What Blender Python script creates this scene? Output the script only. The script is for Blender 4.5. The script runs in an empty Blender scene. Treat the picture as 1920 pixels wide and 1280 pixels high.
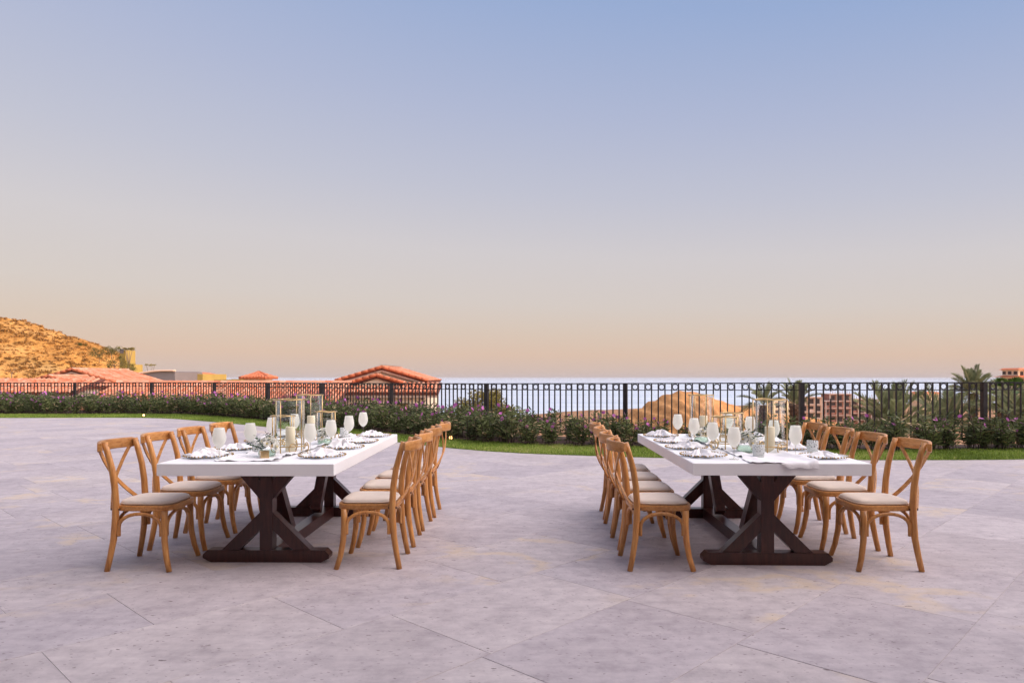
import bpy, math, random
import numpy as np
from mathutils import Vector, Matrix, noise as mnoise

random.seed(7); RNG = np.random.default_rng(7)
SC = bpy.context.scene
COL = SC.collection
PI = math.pi
F, EYE, HOR = 1330.0, 1.345, 705.0          # focal length in photo pixels, eye height, eye-level row

# ------------------------------------------------------------------ camera
cam = bpy.data.cameras.new('camera'); cam.sensor_width = 36.0; cam.lens = 36.0 * F / 1920
cam.shift_y = (HOR - 640) / 1920; cam.clip_start = 0.1; cam.clip_end = 60000
camo = bpy.data.objects.new('camera', cam); COL.objects.link(camo)
camo.location = (0, 0, EYE); camo.rotation_euler = (PI / 2, 0, 0)
SC.camera = camo

# ------------------------------------------------------------------ sky, sun, exposure
SUN_AZ = math.radians(70)                   # sun behind the viewer, to the right
SUN_EL = math.radians(4.0)
TO_SUN = Vector((math.sin(SUN_AZ) * math.cos(SUN_EL), -math.cos(SUN_AZ) * math.cos(SUN_EL), math.sin(SUN_EL)))
def lin(r, g, b):
    return tuple(((c / 255) / 12.92 if c <= 10 else ((c / 255 + 0.055) / 1.055) ** 2.4) for c in (r, g, b)) + (1,)
world = bpy.data.worlds.new('World'); SC.world = world; world.use_nodes = True
wt = world.node_tree; wn = wt.nodes; wl = wt.links
bg = wn['Background']
def wmath(op, a, b=None, c=None):
    n = wn.new('ShaderNodeMath'); n.operation = op
    for i, x in enumerate((a, b, c)):
        if x is None: continue
        if isinstance(x, (int, float)): n.inputs[i].default_value = x
        else: wl.new(x, n.inputs[i])
    return n.outputs[0]
sky = wn.new('ShaderNodeTexSky'); sky.sky_type = 'NISHITA'; sky.sun_disc = False
sky.sun_elevation = SUN_EL; sky.sun_rotation = math.atan2(TO_SUN.x, TO_SUN.y)
tc = wn.new('ShaderNodeTexCoord'); sp = wn.new('ShaderNodeSeparateXYZ'); wl.new(tc.outputs['Generated'], sp.inputs[0])
tilt = wmath('MULTIPLY_ADD', sp.outputs['X'], 0.30, 1.0)
zz = wmath('MULTIPLY', wmath('MAXIMUM', sp.outputs['Z'], 0.0), tilt)
ramp = wn.new('ShaderNodeValToRGB'); wl.new(zz, ramp.inputs[0])
stops = [(0.0, (206, 187, 181)), (0.03, (216, 189, 172)), (0.06, (213, 194, 181)), (0.10, (210, 199, 194)), (0.17, (206, 200, 203)),
         (0.25, (191, 192, 207)), (0.35, (174, 182, 209)), (0.48, (150, 170, 209)), (0.75, (152, 168, 204)), (1.0, (154, 168, 203))]
el = ramp.color_ramp.elements
el[0].position, el[0].color = stops[0][0], lin(*stops[0][1])
el[1].position, el[1].color = stops[-1][0], lin(*stops[-1][1])
for p, c in stops[1:-1]:
    e = el.new(p); e.color = lin(*c)
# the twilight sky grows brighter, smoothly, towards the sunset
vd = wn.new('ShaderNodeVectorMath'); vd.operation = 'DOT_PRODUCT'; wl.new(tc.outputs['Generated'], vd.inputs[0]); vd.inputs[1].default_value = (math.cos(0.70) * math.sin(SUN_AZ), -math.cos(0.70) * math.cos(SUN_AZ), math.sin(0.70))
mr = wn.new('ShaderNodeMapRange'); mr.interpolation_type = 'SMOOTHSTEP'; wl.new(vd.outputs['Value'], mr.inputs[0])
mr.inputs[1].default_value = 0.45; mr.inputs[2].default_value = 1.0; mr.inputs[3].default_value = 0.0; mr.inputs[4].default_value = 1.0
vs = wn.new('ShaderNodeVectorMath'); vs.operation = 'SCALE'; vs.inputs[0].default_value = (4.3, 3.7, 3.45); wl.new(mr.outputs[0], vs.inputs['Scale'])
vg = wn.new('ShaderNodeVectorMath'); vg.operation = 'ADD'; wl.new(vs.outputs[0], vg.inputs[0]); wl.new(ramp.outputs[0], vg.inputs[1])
ns = wn.new('ShaderNodeVectorMath'); ns.operation = 'SCALE'; wl.new(sky.outputs[0], ns.inputs[0]); ns.inputs['Scale'].default_value = 0.015
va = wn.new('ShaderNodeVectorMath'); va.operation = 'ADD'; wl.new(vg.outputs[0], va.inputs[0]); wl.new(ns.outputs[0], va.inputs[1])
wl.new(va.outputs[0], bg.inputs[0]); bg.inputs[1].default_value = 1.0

sun = bpy.data.lights.new('sun', 'SUN'); sun.energy = 3.1; sun.angle = math.radians(0.5); sun.color = (1.0, 0.58, 0.25)
suno = bpy.data.objects.new('sun', sun); COL.objects.link(suno)
suno.rotation_euler = (-TO_SUN).to_track_quat('-Z', 'Y').to_euler(); suno.location = (30, -20, 30)

SC.view_settings.view_transform = 'Standard'; SC.view_settings.look = 'None'
SC.view_settings.exposure = 0.0; SC.view_settings.gamma = 1.0; SC.view_settings.use_curve_mapping = False
SC.cycles.max_bounces = 8; SC.cycles.transparent_max_bounces = 24

def P(px, py, d):                            # a point of the place at depth d
    return Vector(((px - 960) / F * d, d, EYE - (py - HOR) / F * d))

# ------------------------------------------------------------------ materials
def new_mat(name):
    m = bpy.data.materials.new(name); m.use_nodes = True
    return m, m.node_tree, m.node_tree.nodes['Principled BSDF']
def nd(nt, kind, **kw):
    n = nt.nodes.new(kind)
    for k, v in kw.items():
        if k.startswith('i_'): n.inputs[int(k[2:])].default_value = v
        else: setattr(n, k, v)
    return n
def rampn(nt, src, stops, interp='LINEAR'):
    r = nd(nt, 'ShaderNodeValToRGB'); r.color_ramp.interpolation = interp
    e = r.color_ramp.elements
    e[0].position, e[0].color = stops[0][0], tuple(stops[0][1]) + (1,)
    e[1].position, e[1].color = stops[-1][0], tuple(stops[-1][1]) + (1,)
    for p, c in stops[1:-1]:
        x = e.new(p); x.color = tuple(c) + (1,)
    nt.links.new(src, r.inputs[0]); return r.outputs[0]
def mixc(nt, fac, a, b, mode='MIX'):
    m = nd(nt, 'ShaderNodeMix', data_type='RGBA', blend_type=mode)
    for sock, x in ((m.inputs[0], fac), (m.inputs[6], a), (m.inputs[7], b)):
        if isinstance(x, (int, float)): sock.default_value = x
        elif isinstance(x, tuple): sock.default_value = x if len(x) == 4 else x + (1,)
        else: nt.links.new(x, sock)
    return m.outputs[2]
def mth(nt, op, a, b=None):
    n = nd(nt, 'ShaderNodeMath', operation=op)
    for i, x in enumerate((a, b)):
        if x is None: continue
        if isinstance(x, (int, float)): n.inputs[i].default_value = x
        else: nt.links.new(x, n.inputs[i])
    return n.outputs[0]
def noisen(nt, vec, scale, detail=4, rough=0.55, out='Fac'):
    n = nd(nt, 'ShaderNodeTexNoise'); n.inputs['Scale'].default_value = scale; n.inputs['Detail'].default_value = detail
    n.inputs['Roughness'].default_value = rough
    if vec is not None: nt.links.new(vec, n.inputs['Vector'])
    return n.outputs[out]
def mapn(nt, vec, scale=(1, 1, 1), rot=(0, 0, 0)):
    n = nd(nt, 'ShaderNodeMapping'); n.inputs['Scale'].default_value = scale; n.inputs['Rotation'].default_value = rot
    nt.links.new(vec, n.inputs[0]); return n.outputs[0]
def bumpn(nt, b, h, strength=0.3, dist=0.01):
    n = nd(nt, 'ShaderNodeBump'); n.inputs['Strength'].default_value = strength; n.inputs['Distance'].default_value = dist
    nt.links.new(h, n.inputs['Height']); nt.links.new(n.outputs[0], b.inputs['Normal'])
def objrand(nt): return nd(nt, 'ShaderNodeObjectInfo').outputs['Random']
def pos(nt): return nd(nt, 'ShaderNodeNewGeometry').outputs['Position']
def objco(nt): return nd(nt, 'ShaderNodeTexCoord').outputs['Object']

def simple(name, col, rough=0.6, var=0.12, scale=6.0, spec=0.4, metal=0.0, bump=0.0, tint=None, co=objco):
    m, nt, b = new_mat(name)
    f = noisen(nt, co(nt), scale)
    dark = tuple(c * (1 - var) for c in col); light = tuple(min(1, c * (1 + var)) for c in col)
    c = rampn(nt, f, [(0.3, dark), (0.7, light)])
    if tint:                                  # per-piece tint stored on the mesh
        a = nd(nt, 'ShaderNodeAttribute', attribute_name='tint')
        c = mixc(nt, a.outputs['Fac'], c, tuple(tint))
    nt.links.new(c, b.inputs['Base Color'])
    b.inputs['Roughness'].default_value = rough; b.inputs['Metallic'].default_value = metal
    b.inputs['Specular IOR Level'].default_value = spec
    if bump: bumpn(nt, b, noisen(nt, co(nt), scale * 6), bump, 0.01)
    return m

def m_stone():
    m, nt, b = new_mat('stone_paving')
    r = objrand(nt); p = pos(nt)
    off = nd(nt, 'ShaderNodeVectorMath', operation='SCALE'); off.inputs[0].default_value = (31.7, 57.3, 11.1); nt.links.new(r, off.inputs['Scale'])
    ad = nd(nt, 'ShaderNodeVectorMath', operation='ADD'); nt.links.new(p, ad.inputs[0]); nt.links.new(off.outputs[0], ad.inputs[1])
    v = ad.outputs[0]
    big = noisen(nt, v, 0.9, 5, 0.6)
    c = rampn(nt, big, [(0.25, (0.405, 0.365, 0.37)), (0.5, (0.48, 0.435, 0.442)), (0.75, (0.545, 0.50, 0.50))])
    fine = noisen(nt, v, 9.0, 8, 0.72)
    c = mixc(nt, 0.75, c, rampn(nt, fine, [(0.28, (0.62, 0.60, 0.62)), (0.5, (0.9, 0.89, 0.9)), (0.72, (1.12, 1.12, 1.1))]), 'MULTIPLY')
    streak = noisen(nt, mapn(nt, v, (1.2, 7, 1), (0, 0, 0.35)), 2.2, 6, 0.65)
    c = mixc(nt, 0.55, c, rampn(nt, streak, [(0.3, (0.8, 0.79, 0.81)), (0.6, (1.05, 1.05, 1.05))]), 'MULTIPLY')
    # per-slab tone
    c = mixc(nt, 1.0, c, rampn(nt, r, [(0.0, (0.91, 0.905, 0.93)), (0.5, (1.0, 0.99, 1.0)), (1.0, (1.05, 1.04, 1.02))]), 'MULTIPLY')
    # ochre stains: narrow wandering bands
    sn = noisen(nt, mapn(nt, v, (1, 1.6, 1), (0, 0, 0.5)), 0.8, 4, 0.6)
    band = mth(nt, 'SUBTRACT', 1.0, mth(nt, 'MULTIPLY', mth(nt, 'ABSOLUTE', mth(nt, 'SUBTRACT', sn, 0.50)), 22.0))
    band = mth(nt, 'MAXIMUM', band, 0.0)
    gate = rampn(nt, noisen(nt, v, 0.45, 2), [(0.52, (0, 0, 0)), (0.62, (1, 1, 1))])
    c = mixc(nt, mth(nt, 'MULTIPLY', mth(nt, 'MULTIPLY', band, gate), 0.55), c, (0.60, 0.47, 0.30))
    # dark pits, elongated
    def pits(scale, stretch, rot, lo, keep, amount, c):
        vo = nd(nt, 'ShaderNodeTexVoronoi'); vo.inputs['Scale'].default_value = scale
        wob = nd(nt, 'ShaderNodeVectorMath', operation='ADD'); nt.links.new(v, wob.inputs[0])
        ws = nd(nt, 'ShaderNodeVectorMath', operation='SCALE'); nt.links.new(noisen(nt, v, 14, 3, 0.6, 'Color'), ws.inputs[0]); ws.inputs['Scale'].default_value = 0.05
        nt.links.new(ws.outputs[0], wob.inputs[1])
        nt.links.new(mapn(nt, wob.outputs[0], stretch, (0, 0, rot)), vo.inputs['Vector'])
        sel = nd(nt, 'ShaderNodeSeparateColor'); nt.links.new(vo.outputs['Color'], sel.inputs[0])
        size = mth(nt, 'MULTIPLY', lo, mth(nt, 'ADD', sel.outputs[1], 0.25))
        hit = mth(nt, 'MULTIPLY', mth(nt, 'LESS_THAN', vo.outputs['Distance'], size), mth(nt, 'GREATER_THAN', sel.outputs[0], keep))
        return mixc(nt, mth(nt, 'MULTIPLY', hit, amount), c, (0.13, 0.10, 0.10)), hit
    c, h1 = pits(8.0, (1.0, 2.6, 1), 0.3, 0.13, 0.74, 0.8, c)
    c, h2 = pits(27.0, (1.0, 2.4, 1), -0.2, 0.22, 0.52, 0.6, c)
    nt.links.new(c, b.inputs['Base Color'])
    b.inputs['Roughness'].default_value = 0.62; b.inputs['Specular IOR Level'].default_value = 0.35
    hgt = mth(nt, 'SUBTRACT', mth(nt, 'MULTIPLY', fine, 0.35), mth(nt, 'MULTIPLY', h1, 0.6))
    bumpn(nt, b, hgt, 0.45, 0.006)
    return m

def m_wood(name, a, b_, c_, rough=0.42, grain=(18, 18, 1.4), rnd=0.25):
    m, nt, b = new_mat(name)
    r = objrand(nt)
    off = nd(nt, 'ShaderNodeVectorMath', operation='SCALE'); off.inputs[0].default_value = (13.7, 27.3, 41.1); nt.links.new(r, off.inputs['Scale'])
    ad = nd(nt, 'ShaderNodeVectorMath', operation='ADD'); nt.links.new(objco(nt), ad.inputs[0]); nt.links.new(off.outputs[0], ad.inputs[1])
    g = noisen(nt, mapn(nt, ad.outputs[0], grain), 3.0, 6, 0.65)
    c = rampn(nt, g, [(0.28, a), (0.5, b_), (0.74, c_)])
    blot = noisen(nt, ad.outputs[0], 2.6, 3)
    c = mixc(nt, 0.6, c, rampn(nt, blot, [(0.3, (0.72, 0.68, 0.64)), (0.65, (1.1, 1.08, 1.04))]), 'MULTIPLY')
    c = mixc(nt, 1.0, c, rampn(nt, r, [(0, (1 - rnd,) * 3), (1, (1 + rnd * 0.4,) * 3)]), 'MULTIPLY')
    nt.links.new(c, b.inputs['Base Color']); b.inputs['Roughness'].default_value = rough
    b.inputs['Specular IOR Level'].default_value = 0.5
    bumpn(nt, b, g, 0.12, 0.004)
    return m

def m_leaf(name, dark, light, trans=0.25, dry=None, rough=0.5):
    m, nt, b = new_mat(name)
    a = nd(nt, 'ShaderNodeAttribute', attribute_name='tint')
    st = [(0.0, dark), (0.8, light)] + ([(1.0, dry)] if dry else [(1.0, light)])
    c = rampn(nt, a.outputs['Fac'], st)
    c = mixc(nt, 1.0, c, rampn(nt, objrand(nt), [(0, (0.8, 0.8, 0.8)), (1, (1.15, 1.12, 1.05))]), 'MULTIPLY')
    nt.links.new(c, b.inputs['Base Color']); b.inputs['Roughness'].default_value = rough; b.inputs['Specular IOR Level'].default_value = 0.3
    t = nd(nt, 'ShaderNodeBsdfTranslucent'); nt.links.new(c, t.inputs[0])
    mx = nd(nt, 'ShaderNodeMixShader'); mx.inputs[0].default_value = trans
    nt.links.new(b.outputs[0], mx.inputs[1]); nt.links.new(t.outputs[0], mx.inputs[2])
    nt.links.new(mx.outputs[0], nt.nodes['Material Output'].inputs[0])
    return m

def m_glass(name, tint=(0.96, 0.98, 0.97), gloss=0.1, rough=0.02, pattern=False):
    m, nt, b = new_mat(name)
    tr = nd(nt, 'ShaderNodeBsdfTransparent'); tr.inputs[0].default_value = tint + (1,)
    gl = nd(nt, 'ShaderNodeBsdfGlossy'); gl.inputs['Roughness'].default_value = rough
    lw = nd(nt, 'ShaderNodeLayerWeight'); lw.inputs[0].default_value = 0.15
    fac = mth(nt, 'MINIMUM', mth(nt, 'ADD', mth(nt, 'MULTIPLY', lw.outputs['Fresnel'], 0.45), gloss * 0.2), 0.8)
    mx = nd(nt, 'ShaderNodeMixShader'); nt.links.new(fac, mx.inputs[0]); nt.links.new(tr.outputs[0], mx.inputs[1]); nt.links.new(gl.outputs[0], mx.inputs[2])
    out = mx.outputs[0]
    if pattern:
        vo = nd(nt, 'ShaderNodeTexVoronoi', feature='DISTANCE_TO_EDGE'); vo.inputs['Scale'].default_value = 70; nt.links.new(objco(nt), vo.inputs['Vector'])
        k = mth(nt, 'LESS_THAN', vo.outputs['Distance'], 0.16)
        df = nd(nt, 'ShaderNodeBsdfDiffuse'); df.inputs[0].default_value = (0.8, 0.82, 0.82, 1)
        m2 = nd(nt, 'ShaderNodeMixShader'); nt.links.new(mth(nt, 'ADD', mth(nt, 'MULTIPLY', k, 0.65), 0.15), m2.inputs[0]); nt.links.new(out, m2.inputs[1]); nt.links.new(df.outputs[0], m2.inputs[2])
        out = m2.outputs[0]
    nt.links.new(out, nt.nodes['Material Output'].inputs[0])
    return m

def m_plate():
    m, nt, b = new_mat('milky_plate_glass')
    b.inputs['Base Color'].default_value = (0.90, 0.92, 0.95, 1); b.inputs['Roughness'].default_value = 0.25
    tr = nd(nt, 'ShaderNodeBsdfTransparent'); tr.inputs[0].default_value = (0.9, 0.94, 0.98, 1)
    mx = nd(nt, 'ShaderNodeMixShader'); mx.inputs[0].default_value = 0.6
    nt.links.new(tr.outputs[0], mx.inputs[1]); nt.links.new(b.outputs[0], mx.inputs[2]); nt.links.new(mx.outputs[0], nt.nodes['Material Output'].inputs[0])
    return m
def m_sea():
    m, nt, b = new_mat('sea_water')
    b.inputs['Base Color'].default_value = (0.20, 0.29, 0.40, 1); b.inputs['Roughness'].default_value = 0.28
    b.inputs['IOR'].default_value = 1.33
    n = noisen(nt, mapn(nt, pos(nt), (0.02, 0.06, 1)), 1.0, 8, 0.65)
    big = noisen(nt, mapn(nt, pos(nt), (0.0012, 0.010, 1)), 1.0, 5, 0.6)
    c = rampn(nt, big, [(0.35, (0.42, 0.53, 0.67)), (0.65, (0.64, 0.72, 0.82))])
    nt.links.new(c, b.inputs['Base Color'])
    bumpn(nt, b, n, 0.9, 3.0)
    return m

def m_earth(name, c0, c1, c2, scale=0.12, bump=0.8, dist=0.6):
    m, nt, b = new_mat(name)
    p = pos(nt)
    f = noisen(nt, p, scale, 8, 0.65)
    c = rampn(nt, f, [(0.3, c0), (0.5, c1), (0.7, c2)])
    f2 = noisen(nt, p, scale * 9, 6, 0.7)
    c = mixc(nt, 0.7, c, rampn(nt, f2, [(0.32, (0.55, 0.5, 0.45)), (0.62, (1.1, 1.1, 1.1))]), 'MULTIPLY')
    nt.links.new(c, b.inputs['Base Color']); b.inputs['Roughness'].default_value = 0.9; b.inputs['Specular IOR Level'].default_value = 0.1
    bumpn(nt, b, f2, bump, dist)
    return m

M = {}
M['stone'] = m_stone()
M['oak'] = m_wood('oak_wood', (0.40, 0.155, 0.042), (0.62, 0.285, 0.085), (0.76, 0.41, 0.15), 0.34)
M['oak_rail'] = m_wood('oak_wood_across', (0.40, 0.155, 0.042), (0.62, 0.285, 0.085), (0.76, 0.41, 0.15), 0.34, (18, 1.4, 18))
M['walnut'] = m_wood('dark_stained_wood', (0.030, 0.008, 0.007), (0.055, 0.015, 0.012), (0.095, 0.028, 0.021), 0.32, (14, 14, 2.0), 0.15)
M['linen'] = simple('linen_fabric', (0.76, 0.66, 0.57), 0.9, 0.10, 3.0, 0.15, bump=0.25)
M['white_lacquer'] = simple('white_lacquer', (0.90, 0.90, 0.91), 0.5, 0.02, 2.0, 0.08)
M['black_iron'] = simple('painted_iron', (0.018, 0.014, 0.016), 0.45, 0.35, 20, 0.5)
M['gold'] = simple('brushed_brass', (0.58, 0.41, 0.20), 0.33, 0.18, 30, 0.5, 1.0)
M['goldbead'] = simple('gold_beads', (0.42, 0.28, 0.12), 0.35, 0.2, 30, 0.5, 0.9)
def m_frost():
    m, nt, b = new_mat('frosted_white_glass')
    b.inputs['Base Color'].default_value = (0.93, 0.93, 0.87, 1); b.inputs['Roughness'].default_value = 0.3
    t = nd(nt, 'ShaderNodeBsdfTranslucent'); t.inputs[0].default_value = (0.96, 0.95, 0.88, 1)
    mx = nd(nt, 'ShaderNodeMixShader'); mx.inputs[0].default_value = 0.5
    nt.links.new(b.outputs[0], mx.inputs[1]); nt.links.new(t.outputs[0], mx.inputs[2]); nt.links.new(mx.outputs[0], nt.nodes['Material Output'].inputs[0])
    return m
M['frost'] = m_frost()
M['wax'] = simple('ivory_wax', (0.90, 0.80, 0.60), 0.5, 0.05, 8, 0.4)
M['wick'] = simple('wick', (0.03, 0.025, 0.02), 0.9)
M['cloth'] = simple('white_gauze', (0.86, 0.85, 0.86), 0.9, 0.05, 12, 0.1, bump=0.3)
M['petal'] = simple('white_petal', (0.86, 0.86, 0.80), 0.7, 0.06, 20, 0.2)
M['pollen'] = simple('pollen', (0.72, 0.55, 0.16), 0.8)
M['glass'] = m_glass('clear_glass')
M['plate_glass'] = m_plate()
M['cut_glass'] = m_glass('cut_glass', (0.85, 0.88, 0.86), 0.2, 0.04, True)
M['green_glass'] = m_glass('green_glass', (0.86, 0.93, 0.88), 0.25, 0.03)
M['leaf_dark'] = m_leaf('sprig_leaf', (0.02, 0.05, 0.025), (0.06, 0.12, 0.06), 0.1)
M['hedge_leaf'] = m_leaf('hedge_leaf', (0.032, 0.048, 0.018), (0.21, 0.25, 0.10), 0.3, (0.56, 0.42, 0.26))
M['stem'] = simple('plant_stem', (0.07, 0.05, 0.035), 0.9)
M['violet'] = m_leaf('violet_petal', (0.46, 0.10, 0.40), (0.72, 0.24, 0.64), 0.3)
M['pink'] = m_leaf('bougainvillea_bract', (0.30, 0.06, 0.12), (0.55, 0.17, 0.22), 0.3)
M['grass'] = m_leaf('lawn_blade', (0.13, 0.20, 0.03), (0.34, 0.46, 0.09), 0.35, (0.52, 0.50, 0.20))
M['turf'] = m_earth('turf_soil', (0.09, 0.13, 0.025), (0.14, 0.20, 0.04), (0.19, 0.26, 0.06), 3.0, 0.5, 0.02)
M['soil'] = m_earth('bed_soil', (0.05, 0.035, 0.03), (0.09, 0.06, 0.05), (0.14, 0.10, 0.08), 2.0, 0.6, 0.03)
M['scrub'] = m_leaf('scrub_leaf', (0.20, 0.10, 0.03), (0.42, 0.23, 0.07), 0.15, (0.55, 0.32, 0.11))
M['tree_leaf'] = m_leaf('olive_leaf', (0.12, 0.11, 0.025), (0.32, 0.27, 0.07), 0.35, (0.46, 0.35, 0.12))
M['shrub_leaf'] = m_leaf('shrub_leaf', (0.05, 0.055, 0.014), (0.17, 0.16, 0.04), 0.2)
M['palm_leaf'] = m_leaf('palm_leaflet', (0.15, 0.18, 0.085), (0.42, 0.45, 0.25), 0.4, (0.52, 0.43, 0.24))
M['fan_leaf'] = m_leaf('fan_palm_leaf', (0.05, 0.10, 0.02), (0.14, 0.24, 0.05), 0.25)
M['palm_bark'] = m_earth('palm_bark', (0.13, 0.075, 0.05), (0.25, 0.15, 0.10), (0.36, 0.24, 0.16), 5.0, 0.9, 0.06)
M['bark'] = simple('grey_bark', (0.22, 0.17, 0.13), 0.9, 0.2, 4)
M['hill'] = m_earth('dry_hill', (0.36, 0.16, 0.04), (0.53, 0.27, 0.075), (0.62, 0.36, 0.13), 0.09, 0.9, 0.8)
M['land'] = m_earth('graded_land', (0.24, 0.13, 0.07), (0.36, 0.20, 0.11), (0.45, 0.27, 0.16), 0.05, 0.7, 0.6)
M['mound'] = m_earth('earth_mound', (0.36, 0.18, 0.08), (0.46, 0.24, 0.10), (0.54, 0.30, 0.13), 0.05, 0.5, 0.4)
M['tile'] = simple('clay_tile', (0.60, 0.185, 0.085), 0.75, 0.2, 2.0, 0.25, tint=(0.80, 0.47, 0.31))
M['tile_pan'] = simple('clay_pan', (0.17, 0.055, 0.035), 0.85, 0.2, 2.0)
M['fascia'] = simple('fascia_board', (0.60, 0.44, 0.34), 0.8, 0.12, 2.0)
M['cream'] = simple('cream_stucco', (0.82, 0.68, 0.50), 0.9, 0.06, 0.8, 0.2)
M['pinkwall'] = simple('pink_stucco', (0.70, 0.52, 0.43), 0.9, 0.06, 0.8, 0.2)
M['yellow'] = simple('ochre_stucco', (0.34, 0.25, 0.075), 0.9, 0.08, 0.4, 0.2)
M['greywall'] = simple('grey_stucco', (0.17, 0.155, 0.165), 0.9, 0.06, 0.4, 0.2)
M['brick'] = simple('raw_brickwork', (0.40, 0.19, 0.14), 0.9, 0.2, 0.6, 0.2)
M['concrete'] = simple('raw_concrete', (0.50, 0.40, 0.35), 0.9, 0.12, 0.5, 0.2)
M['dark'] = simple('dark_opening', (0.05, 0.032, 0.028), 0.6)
M['door'] = simple('wooden_door', (0.36, 0.19, 0.07), 0.6)
M['wood_frame'] = simple('timber_frame', (0.11, 0.06, 0.04), 0.7)
M['hotel'] = simple('hotel_stucco', (0.66, 0.58, 0.50), 0.9, 0.05, 0.3, 0.2)
M['sea'] = m_sea()
def m_glow():
    m, nt, b = new_mat('lamp_glow')
    b.inputs['Base Color'].default_value = (1, 0.7, 0.4, 1)
    b.inputs['Emission Color'].default_value = (1.0, 0.50, 0.18, 1); b.inputs['Emission Strength'].default_value = 3.5
    return m
M['glow'] = m_glow()

# ------------------------------------------------------------------ mesh helpers
class MB:
    def __init__(s): s.v = []; s.f = []; s.sm = []; s.t = []
    def add(s, vs, fs, smooth=False, tint=0.0):
        o = len(s.v); s.v += [tuple(p) for p in vs]
        for f in fs: s.f.append(tuple(i + o for i in f)); s.sm.append(smooth); s.t.append(tint)
        return s
    def box(s, x0, x1, y0, y1, z0, z1, tint=0.0):
        return s.add([(x0, y0, z0), (x1, y0, z0), (x1, y1, z0), (x0, y1, z0), (x0, y0, z1), (x1, y0, z1), (x1, y1, z1), (x0, y1, z1)],
                     [(0, 3, 2, 1), (4, 5, 6, 7), (0, 1, 5, 4), (1, 2, 6, 5), (2, 3, 7, 6), (3, 0, 4, 7)], False, tint)
    def prism(s, poly, y0, y1):               # polygon in x,z (counter-clockwise seen from -y) extruded along y
        n = len(poly)
        vs = [(x, y0, z) for x, z in poly] + [(x, y1, z) for x, z in poly]
        fs = [tuple(range(n)), tuple(range(2 * n - 1, n - 1, -1))] + [(i, i + n, (i + 1) % n + n, (i + 1) % n) for i in range(n)]
        return s.add(vs, fs)
    def tube(s, pts, r, n=8, closed=False, flat=1.0, up=None):
        pts = [Vector(p) for p in pts]; m = len(pts)
        rs = r if isinstance(r, (list, tuple)) else [r] * m
        tang = []
        for i in range(m):
            a = pts[(i - 1) % m] if (closed or i > 0) else pts[i]; b = pts[(i + 1) % m] if (closed or i < m - 1) else pts[i]
            tang.append((b - a).normalized())
        ref = Vector(up) if up else (Vector((0, 0, 1)) if abs(tang[0].z) < 0.9 else Vector((1, 0, 0)))
        nrm = (ref - tang[0] * ref.dot(tang[0])).normalized()
        vs = []
        for i in range(m):
            if up: nrm = (Vector(up) - tang[i] * Vector(up).dot(tang[i])).normalized()
            else: nrm = (nrm - tang[i] * nrm.dot(tang[i])).normalized()
            bn = tang[i].cross(nrm)
            for k in range(n):
                a = 2 * PI * (k + 0.5) / n
                vs.append(pts[i] + (nrm * math.cos(a) * flat + bn * math.sin(a)) * rs[i])
        fs = []
        for i in range(m if closed else m - 1):
            j = (i + 1) % m
            for k in range(n):
                l = (k + 1) % n; fs.append((i * n + k, i * n + l, j * n + l, j * n + k))
        s.add(vs, fs, n > 4)
        if not closed:
            o = len(s.v) - len(vs)
            s.f.append(tuple(o + k for k in range(n))[::-1]); s.sm.append(False); s.t.append(0)
            s.f.append(tuple(o + (m - 1) * n + k for k in range(n))); s.sm.append(False); s.t.append(0)
        return s
    def bar(s, a, b, w, h, up=(0, 0, 1)):     # rectangular bar from a to b, w across, h along up
        a, b = Vector(a), Vector(b); t = (b - a).normalized(); u = Vector(up); u = (u - t * u.dot(t)).normalized(); c = t.cross(u)
        vs = [p + c * (sx * w / 2) + u * (sy * h / 2) for p in (a, b) for sx, sy in ((-1, -1), (1, -1), (1, 1), (-1, 1))]
        return s.add(vs, [(0, 1, 2, 3), (7, 6, 5, 4), (0, 4, 5, 1), (1, 5, 6, 2), (2, 6, 7, 3), (3, 7, 4, 0)])
    def strip(s, pts, w, th, wdir):           # flat bent strip: wdir(i) gives the width direction at each point
        pts = [Vector(p) for p in pts]; m = len(pts); vs = []
        for i, p in enumerate(pts):
            t = (pts[min(i + 1, m - 1)] - pts[max(i - 1, 0)]).normalized()
            wd = Vector(wdir(i)); wd = (wd - t * wd.dot(t)).normalized(); nn = t.cross(wd)
            for sx, sy in ((-1, -1), (1, -1), (1, 1), (-1, 1)): vs.append(p + wd * (sx * w / 2) + nn * (sy * th / 2))
        fs = [(0, 1, 2, 3)[::-1], tuple((m - 1) * 4 + k for k in range(4))]
        for i in range(m - 1):
            for k in range(4):
                l = (k + 1) % 4; fs.append((i * 4 + k, i * 4 + l, i * 4 + 4 + l, i * 4 + 4 + k))
        return s.add(vs, fs)
    def lathe(s, prof, n=24, cx=0, cy=0, cz=0):
        vs = []; fs = []
        for r, z in prof:
            for k in range(n):
                a = 2 * PI * k / n; vs.append((cx + r * math.cos(a), cy + r * math.sin(a), cz + z))
        for i in range(len(prof) - 1):
            for k in range(n):
                l = (k + 1) % n; fs.append((i * n + k, i * n + l, i * n + n + l, i * n + n + k))
        return s.add(vs, fs, True)
    def ball(s, c, r, n=6, m=4, tint=0.0):
        vs = []; fs = []
        for i in range(m + 1):
            th = PI * i / m
            for k in range(n):
                a = 2 * PI * k / n
                vs.append((c[0] + r * math.sin(th) * math.cos(a), c[1] + r * math.sin(th) * math.sin(a), c[2] - r * math.cos(th)))
        for i in range(m):
            for k in range(n):
                l = (k + 1) % n; fs.append((i * n + k, i * n + l, i * n + n + l, i * n + n + k))
        return s.add(vs, fs, True, tint)
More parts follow.
